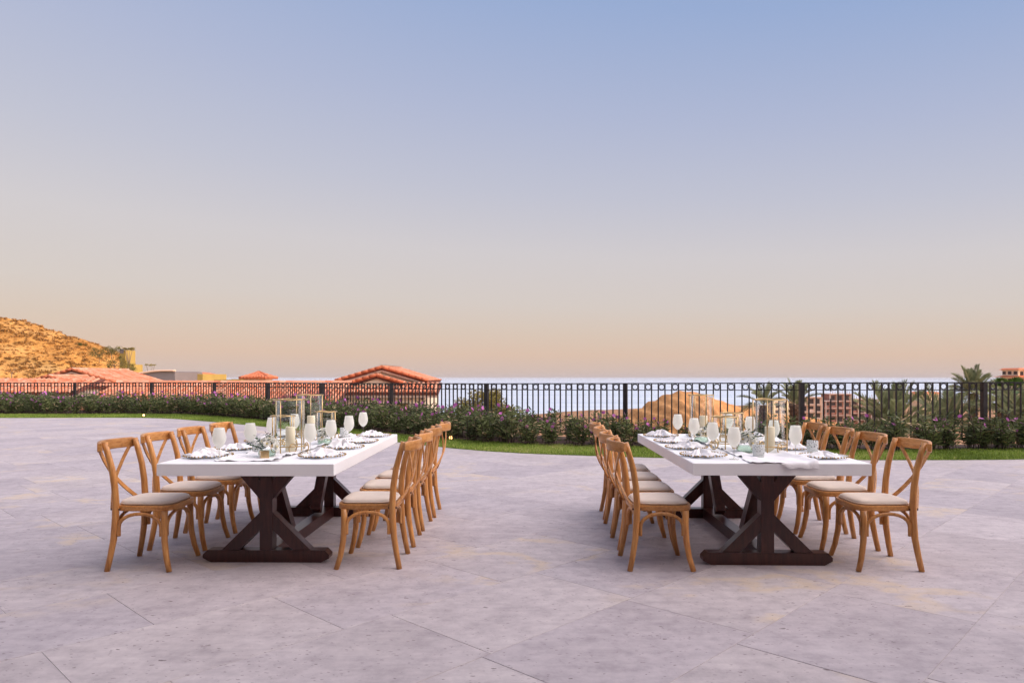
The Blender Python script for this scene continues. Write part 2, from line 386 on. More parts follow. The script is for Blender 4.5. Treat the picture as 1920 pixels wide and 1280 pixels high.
    def mesh(s, name, mat):
        me = bpy.data.meshes.new(name); me.from_pydata(s.v, [], s.f)
        me.polygons.foreach_set('use_smooth', s.sm)
        if any(s.t):
            at = me.attributes.new('tint', 'FLOAT', 'FACE'); at.data.foreach_set('value', s.t)
        me.materials.append(mat); me.update(); return me
    def build(s, name, mat, parent=None, loc=None):
        return obj(name, s.mesh(name, mat), parent, loc)

def obj(name, me, parent=None, loc=None, rz=0, kind=None):
    o = bpy.data.objects.new(name, me); COL.objects.link(o)
    if parent: o.parent = parent
    if loc is not None: o.location = loc
    if rz: o.rotation_euler.z = rz
    if kind: o['kind'] = kind
    return o
def tag(o, label, cat, group=None, kind=None):
    o['label'] = label; o['category'] = cat
    if group: o['group'] = group
    if kind: o['kind'] = kind
    return o
def thing(name, label, cat, loc=(0, 0, 0), rz=0, group=None):
    o = bpy.data.objects.new(name, None); COL.objects.link(o); o.location = loc; o.rotation_euler.z = rz
    o.empty_display_size = 0.1
    return tag(o, label, cat, group)
def struct(name, me, kind='structure'):
    o = obj(name, me); o['kind'] = kind; return o
def copy_tree(o, parent=None):
    c = o.copy(); COL.objects.link(c); c.parent = parent
    for ch in list(o.children): copy_tree(ch, c)
    return c
def quads_np(name, V, mat, tint=None, smooth=False):      # V: (N,4,3)
    n = len(V); me = bpy.data.meshes.new(name)
    me.vertices.add(n * 4); me.vertices.foreach_set('co', np.ascontiguousarray(V, dtype=np.float32).ravel())
    me.loops.add(n * 4); me.loops.foreach_set('vertex_index', np.arange(n * 4, dtype=np.int32))
    me.polygons.add(n); me.polygons.foreach_set('loop_start', np.arange(0, n * 4, 4, dtype=np.int32))
    if tint is not None:
        at = me.attributes.new('tint', 'FLOAT', 'FACE'); at.data.foreach_set('value', np.ascontiguousarray(tint, dtype=np.float32))
    me.materials.append(mat); me.update(calc_edges=True); me.validate(); return me
def unit(a): return a / np.maximum(np.linalg.norm(a, axis=-1, keepdims=True), 1e-9)
def leaf_quads(c, d, ln, wd, rng=RNG):                     # diamond leaves: c centres, d directions
    n = len(c); d = unit(d)
    r = unit(np.cross(d, unit(rng.normal(size=(n, 3)))))
    ln = np.broadcast_to(np.asarray(ln, float), (n,))[:, None]; wd = np.broadcast_to(np.asarray(wd, float), (n,))[:, None]
    mid = c + d * ln * 0.05
    return np.stack([c - d * ln / 2, mid + r * wd / 2, c + d * ln / 2, mid - r * wd / 2], axis=1)
def fbm(x, y, s=1.0, o=4):
    return mnoise.fractal(Vector((x * s, y * s, 3.7)), 1.0, 2.0, o)

# ------------------------------------------------------------------ ground plan: terrace edge, fence line
EDGE = [(-34, 23.3), (-24, 23.1), (-16.6, 22.9), (-11.9, 22.9), (-9.3, 21.3), (-6.5, 18.8), (-3.9, 16.1), (-1.31, 13.45), (0, 12.5), (1.2, 12.05), (2.44, 11.72),
        (4.6, 11.45), (6.7, 11.4), (8.3, 11.5), (11, 11.9), (15, 12.6)]
FEN = [(-23.3, 27.0), (-20.0, 27.2), (-16.7, 27.1), (-13.47, 26.5), (-10.5, 25.0), (-7.88, 22.9), (-5.52, 20.6), (-3.11, 18.3), (-0.58, 16.1), (2.3, 14.4), (5.41, 13.25), (8.78, 13.2), (12.0, 13.7)]
def interp(pts, x):
    xs = [p[0] for p in pts]
    return float(np.interp(x, xs, [p[1] for p in pts]))
def smooth_curve(pts, n=8):
    out = []
    for i in range(len(pts) - 1):
        p0 = pts[max(i - 1, 0)]; p1 = pts[i]; p2 = pts[i + 1]; p3 = pts[min(i + 2, len(pts) - 1)]
        for k in range(n):
            t = k / n
            out.append(tuple(0.5 * (2 * p1[j] + (p2[j] - p0[j]) * t + (2 * p0[j] - 5 * p1[j] + 4 * p2[j] - p3[j]) * t * t + (3 * p1[j] - p0[j] - 3 * p2[j] + p3[j]) * t ** 3) for j in (0, 1)))
    out.append(pts[-1]); return out
EDGE_S = smooth_curve(EDGE); FEN_S = smooth_curve(FEN)
def edge_y(x): return interp(EDGE_S, x)
def fen_y(x): return interp(FEN_S, x)

# garden ground: everything on the terrace level, ending in a drop behind the fence
b = MB()
back = [(-70, 28.0)] + [(x, y + 0.7) for x, y in FEN_S] + [(30, 16.0), (44, 58), (95, 58)]
n = len(back)
b.v = [(x, y, -0.03) for x, y in back] + [(x, -90, -0.03) for x, y in back] + [(x, y + 0.4, -7) for x, y in back]
for i in range(n - 1):
    b.f += [(i, i + n, i + n + 1, i + 1), (i + 2 * n, i, i + 1, i + 2 * n + 1)]; b.sm += [False] * 2; b.t += [0] * 2
struct('garden_ground', b.mesh('garden_ground', M['soil']))
# terrace sheet
b = MB(); n = len(EDGE_S)
b.v = [(x, y, -0.0025) for x, y in EDGE_S] + [(x, -12, -0.0025) for x, y in EDGE_S]
for i in range(n - 1): b.f.append((i, i + n, i + n + 1, i + 1)); b.sm.append(False); b.t.append(0)
terrace = struct('terrace', b.mesh('terrace', M['stone']))
# paving slabs, laid on the diagonal
SL, SW, GAP = 1.2, 0.8, 0.003
def slab_mesh():
    b = MB(); e = 0.001; x, y = SL / 2 - GAP / 2, SW / 2 - GAP / 2
    b.v = [(sx * (x - e), sy * (y - e), 0) for sx, sy in ((-1, -1), (1, -1), (1, 1), (-1, 1))] + [(sx * x, sy * y, -e) for sx, sy in ((-1, -1), (1, -1), (1, 1), (-1, 1))] + [(sx * x, sy * y, -0.02) for sx, sy in ((-1, -1), (1, -1), (1, 1), (-1, 1))]
    b.f = [(0, 1, 2, 3)] + [(k + 4, (k + 1) % 4 + 4, (k + 1) % 4, k) for k in range(4)] + [(k + 8, (k + 1) % 4 + 8, (k + 1) % 4 + 4, k + 4) for k in range(4)]
    b.sm = [False] * 9; b.t = [0] * 9
    return b.mesh('paving_slab', M['stone'])
sm_ = slab_mesh(); cand = []
A45 = math.radians(46); ux, uy = math.cos(A45), math.sin(A45); vx, vy = -uy, ux
for j in range(-40, 41):
    offs = random.Random(j + 100).uniform(0, SL)
    for i in range(-40, 41):
        u = i * SL + offs; v = (j + 0.5) * SW
        x = -1.433 + u * ux + v * vx; y = 3.22 + u * uy + v * vy
        cs = [(x + sx * SL / 2 * ux + sy * SW / 2 * vx, y + sx * SL / 2 * uy + sy * SW / 2 * vy) for sx in (-1, 1) for sy in (-1, 1)]
        if all(cy < edge_y(cx) - 0.03 and cy > 2.2 and abs(cx) < 33 for cx, cy in cs) and any(abs(cx) < 0.76 * cy + 0.3 for cx, cy in cs):
            cand.append((y, x))
cand.sort()
for y, x in cand[:300]:
    obj('paving_slab', sm_, terrace, (x, y, 0), A45)

# lawn strip and planting bed
HEDGE_IN = lambda x: edge_y(x) + float(np.interp(x, [-24, -10, -5, 0, 3, 5, 12], [1.55, 1.5, 1.2, 1.1, 1.25, 0.95, 0.95]))
b = MB(); xs = np.linspace(-23, 11.9, 120)
rows = []
for x in xs: rows.append([(x, edge_y(x) + 0.004, -0.012), (x, edge_y(x) + 0.08, 0.004), (x, HEDGE_IN(x) + 0.3, 0.008)])
b.v = [p for r in rows for p in r]
for i in range(len(xs) - 1):
    for k in range(2): b.f.append((i * 3 + k, i * 3 + 3 + k, i * 3 + 4 + k, i * 3 + 1 + k)); b.sm.append(True); b.t.append(0)
struct('lawn', b.mesh('lawn', M['turf']))
b = MB()
rows = [[(x, HEDGE_IN(x) + 0.05, 0.016), (x, fen_y(x) + 0.65, 0.016)] for x in xs]
b.v = [p for r in rows for p in r]
for i in range(len(xs) - 1): b.f.append((i * 2, i * 2 + 2, i * 2 + 3, i * 2 + 1)); b.sm.append(False); b.t.append(0)
struct('planting_bed', b.mesh('planting_bed', M['soil']))
N = 90000
gx = RNG.uniform(-20, 11, N * 2)
e_ = np.interp(gx, [p[0] for p in EDGE_S], [p[1] for p in EDGE_S]); h_ = np.array([HEDGE_IN(x) for x in np.linspace(-20, 11, 400)])
h_ = np.interp(gx, np.linspace(-20, 11, 400), h_) + 0.35
gy = e_ + RNG.uniform(-0.02, 1, N * 2) * (h_ - e_)
keep = (np.abs(gx) < 0.75 * gy) & (RNG.random(N * 2) < np.clip(14 / gy, 0.25, 1)); gx, gy = gx[keep], gy[keep]
n = len(gx); base = np.stack([gx, gy, np.full(n, 0.002)], 1)
d = np.stack([RNG.normal(0, 0.4, n), RNG.normal(0, 0.4, n), np.ones(n)], 1); ln = RNG.uniform(0.03, 0.075, n)
patch = np.array([fbm(x, y, 0.8, 2) for x, y in zip(gx, gy)])
V = leaf_quads(base + unit(d) * ln[:, None] / 2, d, ln, RNG.uniform(0.007, 0.014, n))
tag(struct('grass', quads_np('grass', V, M['grass'], np.clip(RNG.uniform(0, 0.8, n) + patch * 0.45 + (RNG.random(n) < 0.12) * 0.4, 0, 1)), 'stuff'), 'short green lawn between the stone terrace and the hedge', 'grass')

# ------------------------------------------------------------------ sea and land
SEA = -40.0
b = MB(); b.add([(-40000, 400, SEA), (40000, 400, SEA), (40000, 26000, SEA), (-40000, 26000, SEA)], [(0, 1, 2, 3)])
struct('sea', b.mesh('sea', M['sea']))
def shore(t):                                # distance of the shoreline for the direction x/y = t
    px = 960 + t * F
    return float(np.interp(px, [0, 800, 860, 930, 1000, 1060, 1180, 1400, 1920, 2600], [520, 520, 560, 640, 760, 830, 900, 1000, 1100, 1100]))
def land_z(t, r):
    s = shore(t)
    pts_r = [20, 30, 60, 140, 300, s, s + 60]; pts_z = [-6.0, -6.0, -8.5, -15, -21.5, SEA + 0.2, SEA - 3]
    z = float(np.interp(r, pts_r, pts_z))
    x, y = t * r, r
    z += fbm(x, y, 0.02, 4) * min(r / 120, 1.6) + 0.6 * math.sin(r / 9.0 + 2 * fbm(x, y, 0.008, 2)) * min(r / 300, 1) * (1 if r < s - 40 else 0)
    return z
b = MB(); ts = np.linspace(-1.3, 1.3, 180); rs = np.concatenate([np.linspace(20, 120, 24), np.linspace(126, 420, 50), np.linspace(430, 1200, 70)])
for r in rs:
    for t in ts: b.v.append((t * r, r, land_z(t, r)))
nt_ = len(ts)
for i in range(len(rs) - 1):
    for j in range(nt_ - 1): b.f.append((i * nt_ + j, i * nt_ + j + 1, i * nt_ + nt_ + j + 1, i * nt_ + nt_ + j)); b.sm.append(True); b.t.append(0)
struct('hillside', b.mesh('hillside', M['land']))

# dry hill at the left
HX = [-260, -200, -160, -130, -119, -108, -102, -97, -92, -86, -70, -50]; HZ = [27, 25, 21.5, 16.6, 14.3, 11.2, 8.6, 6.4, 0.5, -8, -16, -18]
def hill_z(x, y):
    ridge = float(np.interp(x * (180 / (180 + (y - 180) * 0.35)), HX, HZ))
    z = ridge - 0.42 * abs(y - 180) * (1 if y < 180 else 0.8) - 0.5 * max(0, 8 - abs(y - 180)) / 8
    return max(z, -24) + fbm(x, y, 0.06, 6) * 1.1 + fbm(x, y, 0.25, 4) * 0.35
b = MB(); xs = np.linspace(-230, -48, 170); ys = np.linspace(80, 260, 120)
for y in ys:
    for x in xs: b.v.append((x, y, hill_z(x, y)))
for i in range(len(ys) - 1):
    for j in range(len(xs) - 1): k = i * len(xs) + j; b.f.append((k, k + 1, k + 1 + len(xs), k + len(xs))); b.sm.append(True); b.t.append(0)
struct('hill', b.mesh('hill', M['hill']))
cs, ds, lens = [], [], []
for i in range(4200):
    y = random.uniform(108, 184); x = -y * random.uniform(0.44, 0.80); z = hill_z(x, y)
    if z < -9: continue
    r = random.choice((0.2, 0.25, 0.3, 0.4, 0.75)) * random.uniform(0.7, 1.2); k = int(14 + 26 * r)
    q = RNG.normal(size=(k, 3)); q = unit(q) * RNG.uniform(0.4, 1, (k, 1)) * np.array([r * 1.25, r * 1.25, r * 0.62]); q[:, 2] = np.abs(q[:, 2])
    cs.append(q + np.array([x, y, z])); ds.append(q + RNG.normal(0, 0.3, (k, 3)) + np.array([0, 0, 0.2])); lens.append(np.full(k, 0.3 + 0.35 * r))
cs, ds, lens = np.concatenate(cs), np.concatenate(ds), np.concatenate(lens)
blob = np.array([fbm(x, y, 0.12, 2) for x, y in cs[:, :2]])
tag(struct('hill_scrub', quads_np('hill_scrub', leaf_quads(cs, ds, lens, lens * 0.45), M['scrub'], np.clip(RNG.uniform(0, 1, len(cs)) * 0.8 + blob * 0.4, 0, 1)), 'stuff'), 'dry ochre scrub scattered over the sunlit hill', 'scrub')

# earth mound by the shore
MX = [20, 38, 46, 54, 61, 66.3, 74, 82, 91, 100, 112, 135]; MZ = [-27, -17.5, -13.6, -9.0, -5.4, -3.9, -5.2, -8.0, -10.8, -12.6, -14, -18]
def mound_z(x, y):
    rd = float(np.interp(x * 280 / (280 + (y - 280) * 0.5), MX, MZ))
    gul = 0.85 * math.sin(x * 1.1 + y * 0.55 + 2.0 * fbm(x, y, 0.05, 2)) * min(1, abs(y - 280) / 12 + max(0, (66 - x) / 20))
    return rd - 0.50 * abs(y - 282) + gul + fbm(x, y, 0.07, 4) * 0.7
b = MB(); xs = np.linspace(14, 140, 170); ys = np.linspace(236, 330, 90)
for y in ys:
    for x in xs: b.v.append((x, y, max(mound_z(x, y), -32)))
for i in range(len(ys) - 1):
    for j in range(len(xs) - 1): k = i * len(xs) + j; b.f.append((k, k + 1, k + 1 + len(xs), k + len(xs))); b.sm.append(True); b.t.append(0)
struct('earth_mound', b.mesh('earth_mound', M['mound']))

# ------------------------------------------------------------------ buildings
def tile_roof(parent, O, a, s, la, ls, sp=0.24, course=0.42, keep=None, name='roof', seed=1):
    """barrel-tile roof: O eave corner, a along the eave, s up the slope"""
    O, a, s = Vector(O), Vector(a).normalized(), Vector(s).normalized(); nrm = a.cross(s)
    if nrm.z < 0: nrm = -nrm
    rr = random.Random(seed); b = MB()
    nc, nk = int(la / sp), int(ls / course)
    for j in range(nc):
        for k in range(nk):
            if keep and not keep((j + 0.5) * sp, (k + 0.5) * course): continue
            c0 = O + a * ((j + 0.5) * sp + rr.uniform(-.012, .012)) + s * (k * course - 0.05) + nrm * 0.030
            c1 = c0 + s * (course + 0.07) - nrm * 0.016
            vs = []
            for c, r in ((c0, sp * 0.42), (c1, sp * 0.37)):
                for q in range(6):
                    an = PI * q / 5; vs.append(c + a * (-math.cos(an) * r) + nrm * (math.sin(an) * r * 0.85))
            b.add(vs, [(q, q + 1, q + 7, q + 6) for q in range(5)], True, max(0, min(1, rr.gauss(0.26, 0.24))))
            in0 = c0 + s * 0.02
            b.add([c0 + a * (-math.cos(PI * q / 5) * sp * 0.38) + nrm * (math.sin(PI * q / 5) * sp * 0.33) + s * 0.03 for q in range(6)], [tuple(range(6))], False, 0.35)
    t = b.build(name, M['tile'], parent); t['kind'] = 'stuff'
    p = MB(); q = O - nrm * 0.01
    if keep is None:
        p.add([q, q + a * la, q + a * la + s * ls, q + s * ls, q - nrm * 0.14, q + a * la - nrm * 0.14, q + a * la + s * ls - nrm * 0.14, q + s * ls - nrm * 0.14],
              [(0, 1, 2, 3), (4, 7, 6, 5), (0, 4, 5, 1), (1, 5, 6, 2), (2, 6, 7, 3), (3, 7, 4, 0)])
    else:
        for j in range(nc):
            for k in range(nk):
                if keep((j + 0.5) * sp, (k + 0.5) * course):
                    c = q + a * (j * sp) + s * (k * course); p.add([c, c + a * sp, c + a * sp + s * course, c + s * course], [(0, 1, 2, 3)])
    p.build('roof_deck', M['tile_pan'], parent)
    return t
def ridge_caps(parent, A, B, r=0.13, seed=2):
    A, B = Vector(A), Vector(B); n = max(2, int((B - A).length / 0.4)); rr = random.Random(seed)
    d = (B - A) / n; t = d.normalized(); side = t.cross(Vector((0, 0, 1))).normalized(); up = side.cross(t)
    b = MB()
    for i in range(n):
        c0 = A + d * i; c1 = A + d * (i + 1.12); vs = []
        for c, q_ in ((c0, r), (c1, r * 0.86)):
            for q in range(7):
                an = PI * q / 6; vs.append(c + side * (-math.cos(an) * q_) + up * (math.sin(an) * q_))
        b.add(vs, [(q, q + 1, q + 8, q + 7) for q in range(6)], True, max(0.1, min(1, rr.gauss(0.5, 0.2))))
    o = b.build('ridge_caps', M['tile'], parent); o['kind'] = 'stuff'
def gable(parent, cx, y0, y1, hw, zr, ze, over=0.35, wall='cream', wallz=None, cols=0.24, seed=1, fascia=True):
    """gable roof with its ridge along y, the gable end facing -y"""
    ang = math.atan2(zr - ze, hw); ls = math.hypot(hw, zr - ze)
    tile_roof(parent, (cx + hw, y0 - over, ze), (0, 1, 0), (-hw, 0, zr - ze), y1 - y0 + over, ls, cols, 0.42, None, 'roof', seed)
    tile_roof(parent, (cx - hw, y0 - over, ze), (0, 1, 0), (hw, 0, zr - ze), y1 - y0 + over, ls, cols, 0.42, None, 'roof', seed + 1)
    ridge_caps(parent, (cx, y0 - over - 0.02, zr + 0.04), (cx, y1, zr + 0.04))
    b = MB()
    for sx in (-1, 1):                       # verge tiles along the rakes
        n = int(ls / 0.4)
        for i in range(n):
            p0 = Vector((cx + sx * hw * (1 - i / n), y0 - over, ze + (zr - ze) * i / n + 0.05)); p1 = Vector((cx + sx * hw * (1 - (i + 1.1) / n), y0 - over, ze + (zr - ze) * (i + 1.1) / n + 0.03))
            b.tube([p0, p1], [0.115, 0.10], 8)
    o = b.build('verge_tiles', M['tile'], parent); o['kind'] = 'stuff'
    if fascia:
        f = MB()
        for sx in (-1, 1):
            f.bar((cx + sx * hw, y0 - over + 0.10, ze - 0.17), (cx, y0 - over + 0.10, zr - 0.17), 0.09, 0.20, (0, 0, 1))
        f.build('fascia', M['fascia'], parent)
    w = MB(); wz = ze - 0.4 if wallz is None else wallz; k = hw - 0.3
    w.prism([(cx - k, wz), (cx + k, wz), (cx + k, ze - 0.15), (cx, zr - 0.2), (cx - k, ze - 0.15)], y0, y1 - 0.05)
    w.build('wall', M[wall], parent)
def window(parent, x0, x1, z0, z1, y, frame='wood_frame', pane='dark', name='window'):
    t = 0.08
    f = MB(); f.box(x0 - t, x1 + t, y - 0.05, y + 0.02, z1, z1 + t).box(x0 - t, x1 + t, y - 0.05, y + 0.02, z0 - t, z0).box(x0 - t, x0, y - 0.05, y + 0.02, z0, z1).box(x1, x1 + t, y - 0.05, y + 0.02, z0, z1)
    o = f.build(name, M[frame], parent)
    MB().box(x0, x1, y - 0.02, y + 0.01, z0, z1).build('door_leaf' if name == 'door' else 'pane', M[pane], o)
    return o

# tiled house with two gables (left)
hA = thing('tiled_house', 'pink-walled house with two low tiled gables in front of the dry hill', 'house', (0, 0, 0))
gable(hA, -33.9, 55, 62.6, 3.35, 1.86, 0.84, 0.4, 'cream', -6, 0.24, 3)
gable(hA, -31.3, 48.2, 52.2, 2.6, 1.32, 0.62, 0.35, 'cream', -6, 0.24, 5)
tile_roof(hA, (-38.5, 44.0, 0.30), (1, 0, 0), (0, 3.4, 0.86), 11.3, 3.5, 0.30, 0.42, None, 'roof', 7)
MB().box(-38.4, -27.3, 44.06, 44.2, -0.02, 0.16).build('fascia', M['fascia'], hA)
MB().box(-38.3, -27.6, 44.75, 48.0, -7.5, 0.3).build('wall', M['pinkwall'], hA)
tile_roof(hA, (-29.6, 49.5, 0.16), (1, 0, 0), (0, 3.2, 0.7), 3.0, 3.2, 0.26, 0.42, None, 'roof', 8)
MB().box(-29.5, -26.7, 49.62, 49.75, -0.14, 0.02).build('fascia', M['fascia'], hA)
MB().box(-29.5, -26.8, 50.1, 55.0, -8, 0.2).build('wall', M['cream'], hA)
ridge_caps(hA, (-27.25, 43.95, 0.36), (-28.0, 47.4, 1.25))
for k in range(3): window(hA, -36.2 + 3 * k, -35.0 + 3 * k, -2.6, -1.2, 44.74)
# long tiled roof
hB = thing('long_tiled_house', 'house under a long low roof of terracotta barrel tiles beyond the fence', 'house', (0, 0, 0))
sl = Vector((0, 11.0, 3.3))
tile_roof(hB, (-24.6, 33.2, -2.40), (1, 0, 0), sl, 14.6, sl.length, 0.26, 0.42, None, 'roof', 11)
ridge_caps(hB, (-24.6, 44.2, 0.95), (-10.0, 44.2, 0.95), 0.14)
MB().box(-24.2, -10.3, 34.2, 43.6, -9, -2.35).build('wall', M['cream'], hB)
MB().prism([(-24.2, -2.35), (-10.3, -2.35), (-10.3, -2.3), (-24.2, -2.3)], 34.3, 43.5).build('ceiling_board', M['fascia'], hB)
# gabled pavilion
hC = thing('gabled_pavilion', 'cream pavilion with a tiled gable, door and window beyond the fence', 'house', (0, 0, 0))
cx = P(717, 700, 46.8).x
gable(hC, cx, 46.8, 55, 3.05, 1.92, 1.02, 0.28, 'cream', -4, 0.24, 21)
gable(hC, P(708, 700, 45.9).x, 45.6, 46.7, 1.75, 1.40, 0.90, 0.2, 'cream', 0.5, 0.22, 25, False)
xl, xr = P(602, 700, 44.3).x, P(822, 700, 44.3).x
tile_roof(hC, (xl, 44.25, 0.31), (1, 0, 0), (0, 2.3, 0.62), xr - xl, 2.38, 0.30, 0.42, None, 'roof', 29)
MB().box(xl + 0.1, xr - 0.1, 44.35, 44.5, 0.0, 0.18).build('fascia', M['fascia'], hC)
wl_, wr_ = P(631, 700, 45).x, P(798, 700, 45).x
MB().box(wl_, wr_, 44.62, 53.0, -9, 0.16).build('wall', M['cream'], hC)
b = MB()
for k in range(9): x = wl_ + 0.15 + k * (wr_ - wl_ - 0.3) / 8; b.box(x - 0.06, x + 0.06, 44.3, 44.6, -0.12, -0.01)
b.build('rafter_tails', M['wood_frame'], hC)
p0, p1 = P(664, 757, 45), P(684, 790, 45); window(hC, p0.x, p1.x, p1.z, p0.z, 44.62)
p0, p1 = P(749, 757, 45), P(766, 800, 45); window(hC, p0.x, p1.x, p1.z, p0.z, 44.62, 'wood_frame', 'door', 'door')
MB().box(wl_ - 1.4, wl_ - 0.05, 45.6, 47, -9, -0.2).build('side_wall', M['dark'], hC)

# hip-roofed lookout and low ochre walls
hD = thing('hip_roofed_lookout', 'small pavilion with a low hipped tile roof above the long roof', 'pavilion', (0, 0, 0))
c = P(475, 700, 80); hw = 28 * 80 / F
b = MB(); ap = Vector((c.x, 81.7, P(0, 697, 80).z)); ez = P(0, 708.5, 80).z
for k in range(4):
    a0 = k * PI / 2; cor = lambda a: Vector((c.x + hw * math.sqrt(2) * math.cos(a), 81.7 + hw * math.sqrt(2) * math.sin(a), ez))
    A, B = cor(a0 + PI / 4), cor(a0 + 3 * PI / 4)
    for j in range(9):
        p0 = A.lerp(B, (j + 0.5) / 9); p1 = ap.lerp(A.lerp(B, (j + 0.5) / 9), 0.05 + 0.0 * j)
        f = abs((j + 0.5) / 9 - 0.5) * 2
        b.tube([p0, p0.lerp(ap, 1 - f * 0.92)], 0.17, 8)
    b.add([A, B, ap], [(0, 1, 2)])
o = b.build('roof', M['tile'], hD); o['kind'] = 'stuff'
MB().box(c.x - hw * 0.7, c.x + hw * 0.7, 81.7 - hw * 0.7, 81.7 + hw * 0.7, -10, ez + 0.05).build('wall', M['cream'], hD)
MB().box(c.x - hw * 0.9, c.x + hw * 0.9, 81.7 - hw * 0.9, 81.7 + hw * 0.9, ez - 0.12, ez - 0.02).build('eave_board', M['fascia'], hD)
hE = thing('ochre_parapet_house', 'low ochre parapet house beside the hip-roofed lookout', 'house', (0, 0, 0))
p0, p1 = P(401, 711.5, 95), P(436, 711.5, 95); MB().box(p0.x, p1.x, 95, 103, -11, p0.z).build('wall', M['yellow'], hE)
p0, p1 = P(436.3, 710.5, 95), P(468, 710.5, 95); MB().box(p0.x, p1.x, 94.6, 102, -11, p0.z).build('wall', M['yellow'], hE)
# ochre house with window slots
hF = thing('ochre_house', 'ochre house with paired dark window slots near the grey vault', 'house', (0, 0, 0))
p0, p1 = P(319, 700, 120), P(380, 701, 120)
MB().box(p0.x, p1.x, 120, 130, -14, p1.z).build('wall', M['yellow'], hF)
b = MB(); zt = P(0, 696.5, 120).z
b.prism([(p0.x + 0.2, p1.z), (p0.x + 4.2, p1.z), (p0.x + 2.6, zt - 0.1), (p0.x + 1.2, zt), (p0.x + 0.2, zt - 0.2)], 120.3, 129); b.build('roof', M['tile'], hF)
for px in (351.5, 356, 362): q = P(px, 706, 120); window(hF, q.x - 0.14, q.x + 0.14, q.z - 0.4, q.z + 0.45, 120.0)
# grey vault
hG = thing('grey_vaulted_building', 'grey building with a shallow curved roof behind the tiled gables', 'building', (0, 0, 0))
b = MB(); p0, p1 = P(252, 700, 112), P(328, 700, 112); zt, zb = P(0, 696, 112).z, P(0, 712, 112).z
poly = [(p0.x, zb - 8), (p1.x, zb - 8), (p1.x, P(0, 697, 112).z)]
for k in range(1, 12): u = 1 - k / 12; poly.append((p0.x + (p1.x - p0.x) * u, P(0, 704, 112).z + (zt - P(0, 704, 112).z) * math.sin(PI * 0.5 * min(1, u * 1.35))))
poly.append((p0.x, P(0, 704, 112).z)); b.prism(poly, 112, 122); b.build('wall', M['greywall'], hG)
b = MB()
pts = [(p0.x - 0.3 + (p1.x - p0.x + 0.5) * u, 111.8, P(0, 704, 112).z + 0.12 + (zt - P(0, 704, 112).z) * math.sin(PI * 0.5 * min(1, u * 1.35))) for u in np.linspace(0, 1, 14)]
b.tube(pts, 0.16, 6); b.build('roof_edge', M['fascia'], hG)
# ochre tower on the hill
hH = thing('ochre_tower', 'ochre tower with a grey top at the end of the dry hill', 'tower', (0, 0, 0))
p0, p1 = P(224, 650, 150), P(235, 650, 150); MB().box(p0.x, p1.x, 150, 154, -14, P(0, 656, 150).z).build('wall', M['yellow'], hH)
p2 = P(249, 683, 150); MB().box(p1.x, p2.x, 150.4, 154, -14, p2.z).build('wall', M['yellow'], hH)
MB().box(p0.x + 0.1, p0.x + 0.9, 149.9, 149.99, P(0, 662, 150).z, P(0, 654, 150).z).build('panel', M['greywall'], hH)
# buildings by the shore, right
def frame_building(name, label, px0, px1, py0, d, floors, bays, infill, depth=9, rebar=False, roof=None, fr='concrete', k_eave=False):
    t = thing(name, label, 'building', (0, 0, 0))
    A, B = P(px0, py0, d), P(px1, py0, d); zt = A.z; zb = -34
    fh = 3.0; sl = MB(); co = MB(); x0, x1 = A.x, B.x; bw = (x1 - x0) / bays
    for k in range(floors + 1): z = zt - k * fh; sl.box(x0 - 0.25, x1 + 0.25, d - 0.3, d + depth, z - 0.28, z)
    sl.build('floor_slabs', M[fr], t)
    for j in range(bays + 1): co.box(x0 + j * bw - 0.2, x0 + j * bw + 0.2, d - 0.15, d + 0.25, zb, zt - 0.02)
    co.build('columns', M[fr], t)
    MB().box(x0 + 0.1, x1 - 0.1, d + 0.5, d + depth - 0.2, zb, zt - 0.3).build('wall', M[infill], t)
    rr = random.Random(px0)
    for k in range(floors):
        for j in range(bays):
            z1 = zt - k * fh - 0.75; x = x0 + (j + 0.5) * bw; w = bw * rr.uniform(0.22, 0.36)
            window(t, x - w, x + w, z1 - rr.choice((1.2, 1.6, 2.0)), z1, d + 0.5, fr)
    if k_eave:
        for k in range(floors):
            for j in range(3): y = d + 1.0 + j * depth / 3; z1 = zt - k * fh - 0.6; MB().box(x0 + 0.02, x0 + 0.09, y, y + depth * 0.2, z1 - 1.3, z1).build('window', M['dark'], t)
    if rebar:
        r = MB()
        for j in range(bays * 3): x = x0 + (j + 0.3) * bw / 3; r.box(x - 0.06, x + 0.06, d + 0.1, d + 0.22, zt, zt + rr.uniform(0.6, 2.2))
        o_ = r.build('reinforcing_bars', M['brick'], t); o_['kind'] = 'stuff'
    if roof:
        for k in range(2 if k_eave else 1):
            z = zt - k * fh; e = 0.9 + 1.4 * k
            r = MB(); r.add([(x0 - e, d - e, z + 0.02), (x1 + e, d - e, z + 0.02), (x1 + e, d + depth + e, z + 0.02), (x0 - e, d + depth + e, z + 0.02), (x0 + 0.6, d + 0.4, z + 0.75), (x1 - 0.6, d + 0.4, z + 0.75), (x1 - 0.6, d + depth, z + 0.75), (x0 + 0.6, d + depth, z + 0.75)],
                            [(0, 3, 2, 1), (4, 5, 6, 7), (0, 1, 5, 4), (1, 2, 6, 5), (2, 3, 7, 6), (3, 0, 4, 7)]); r.build('roof', M['tile'], t)
    return t
frame_building('unfinished_block', 'brick block under construction with bars sticking out of its top', 1556, 1596, 738, 300, 4, 3, 'brick', 9, True)
frame_building('unfinished_block', 'lower brick wing stepping down beside the block under construction', 1540, 1557, 751, 297, 3, 2, 'brick', 9, False)
frame_building('unfinished_block', 'long low brick block under construction behind the young date palm', 1597, 1646, 748, 310, 3, 4, 'brick', 9, True)
frame_building('peach_building', 'peach terraced building beside the palm with the upright crown', 1503, 1541, 744, 290, 4, 3, 'pinkwall', 9)
frame_building('peach_building', 'flat peach villa low behind the two tall palm trunks', 1452, 1503, 752, 292, 2, 4, 'cream', 9, False, None, 'cream')
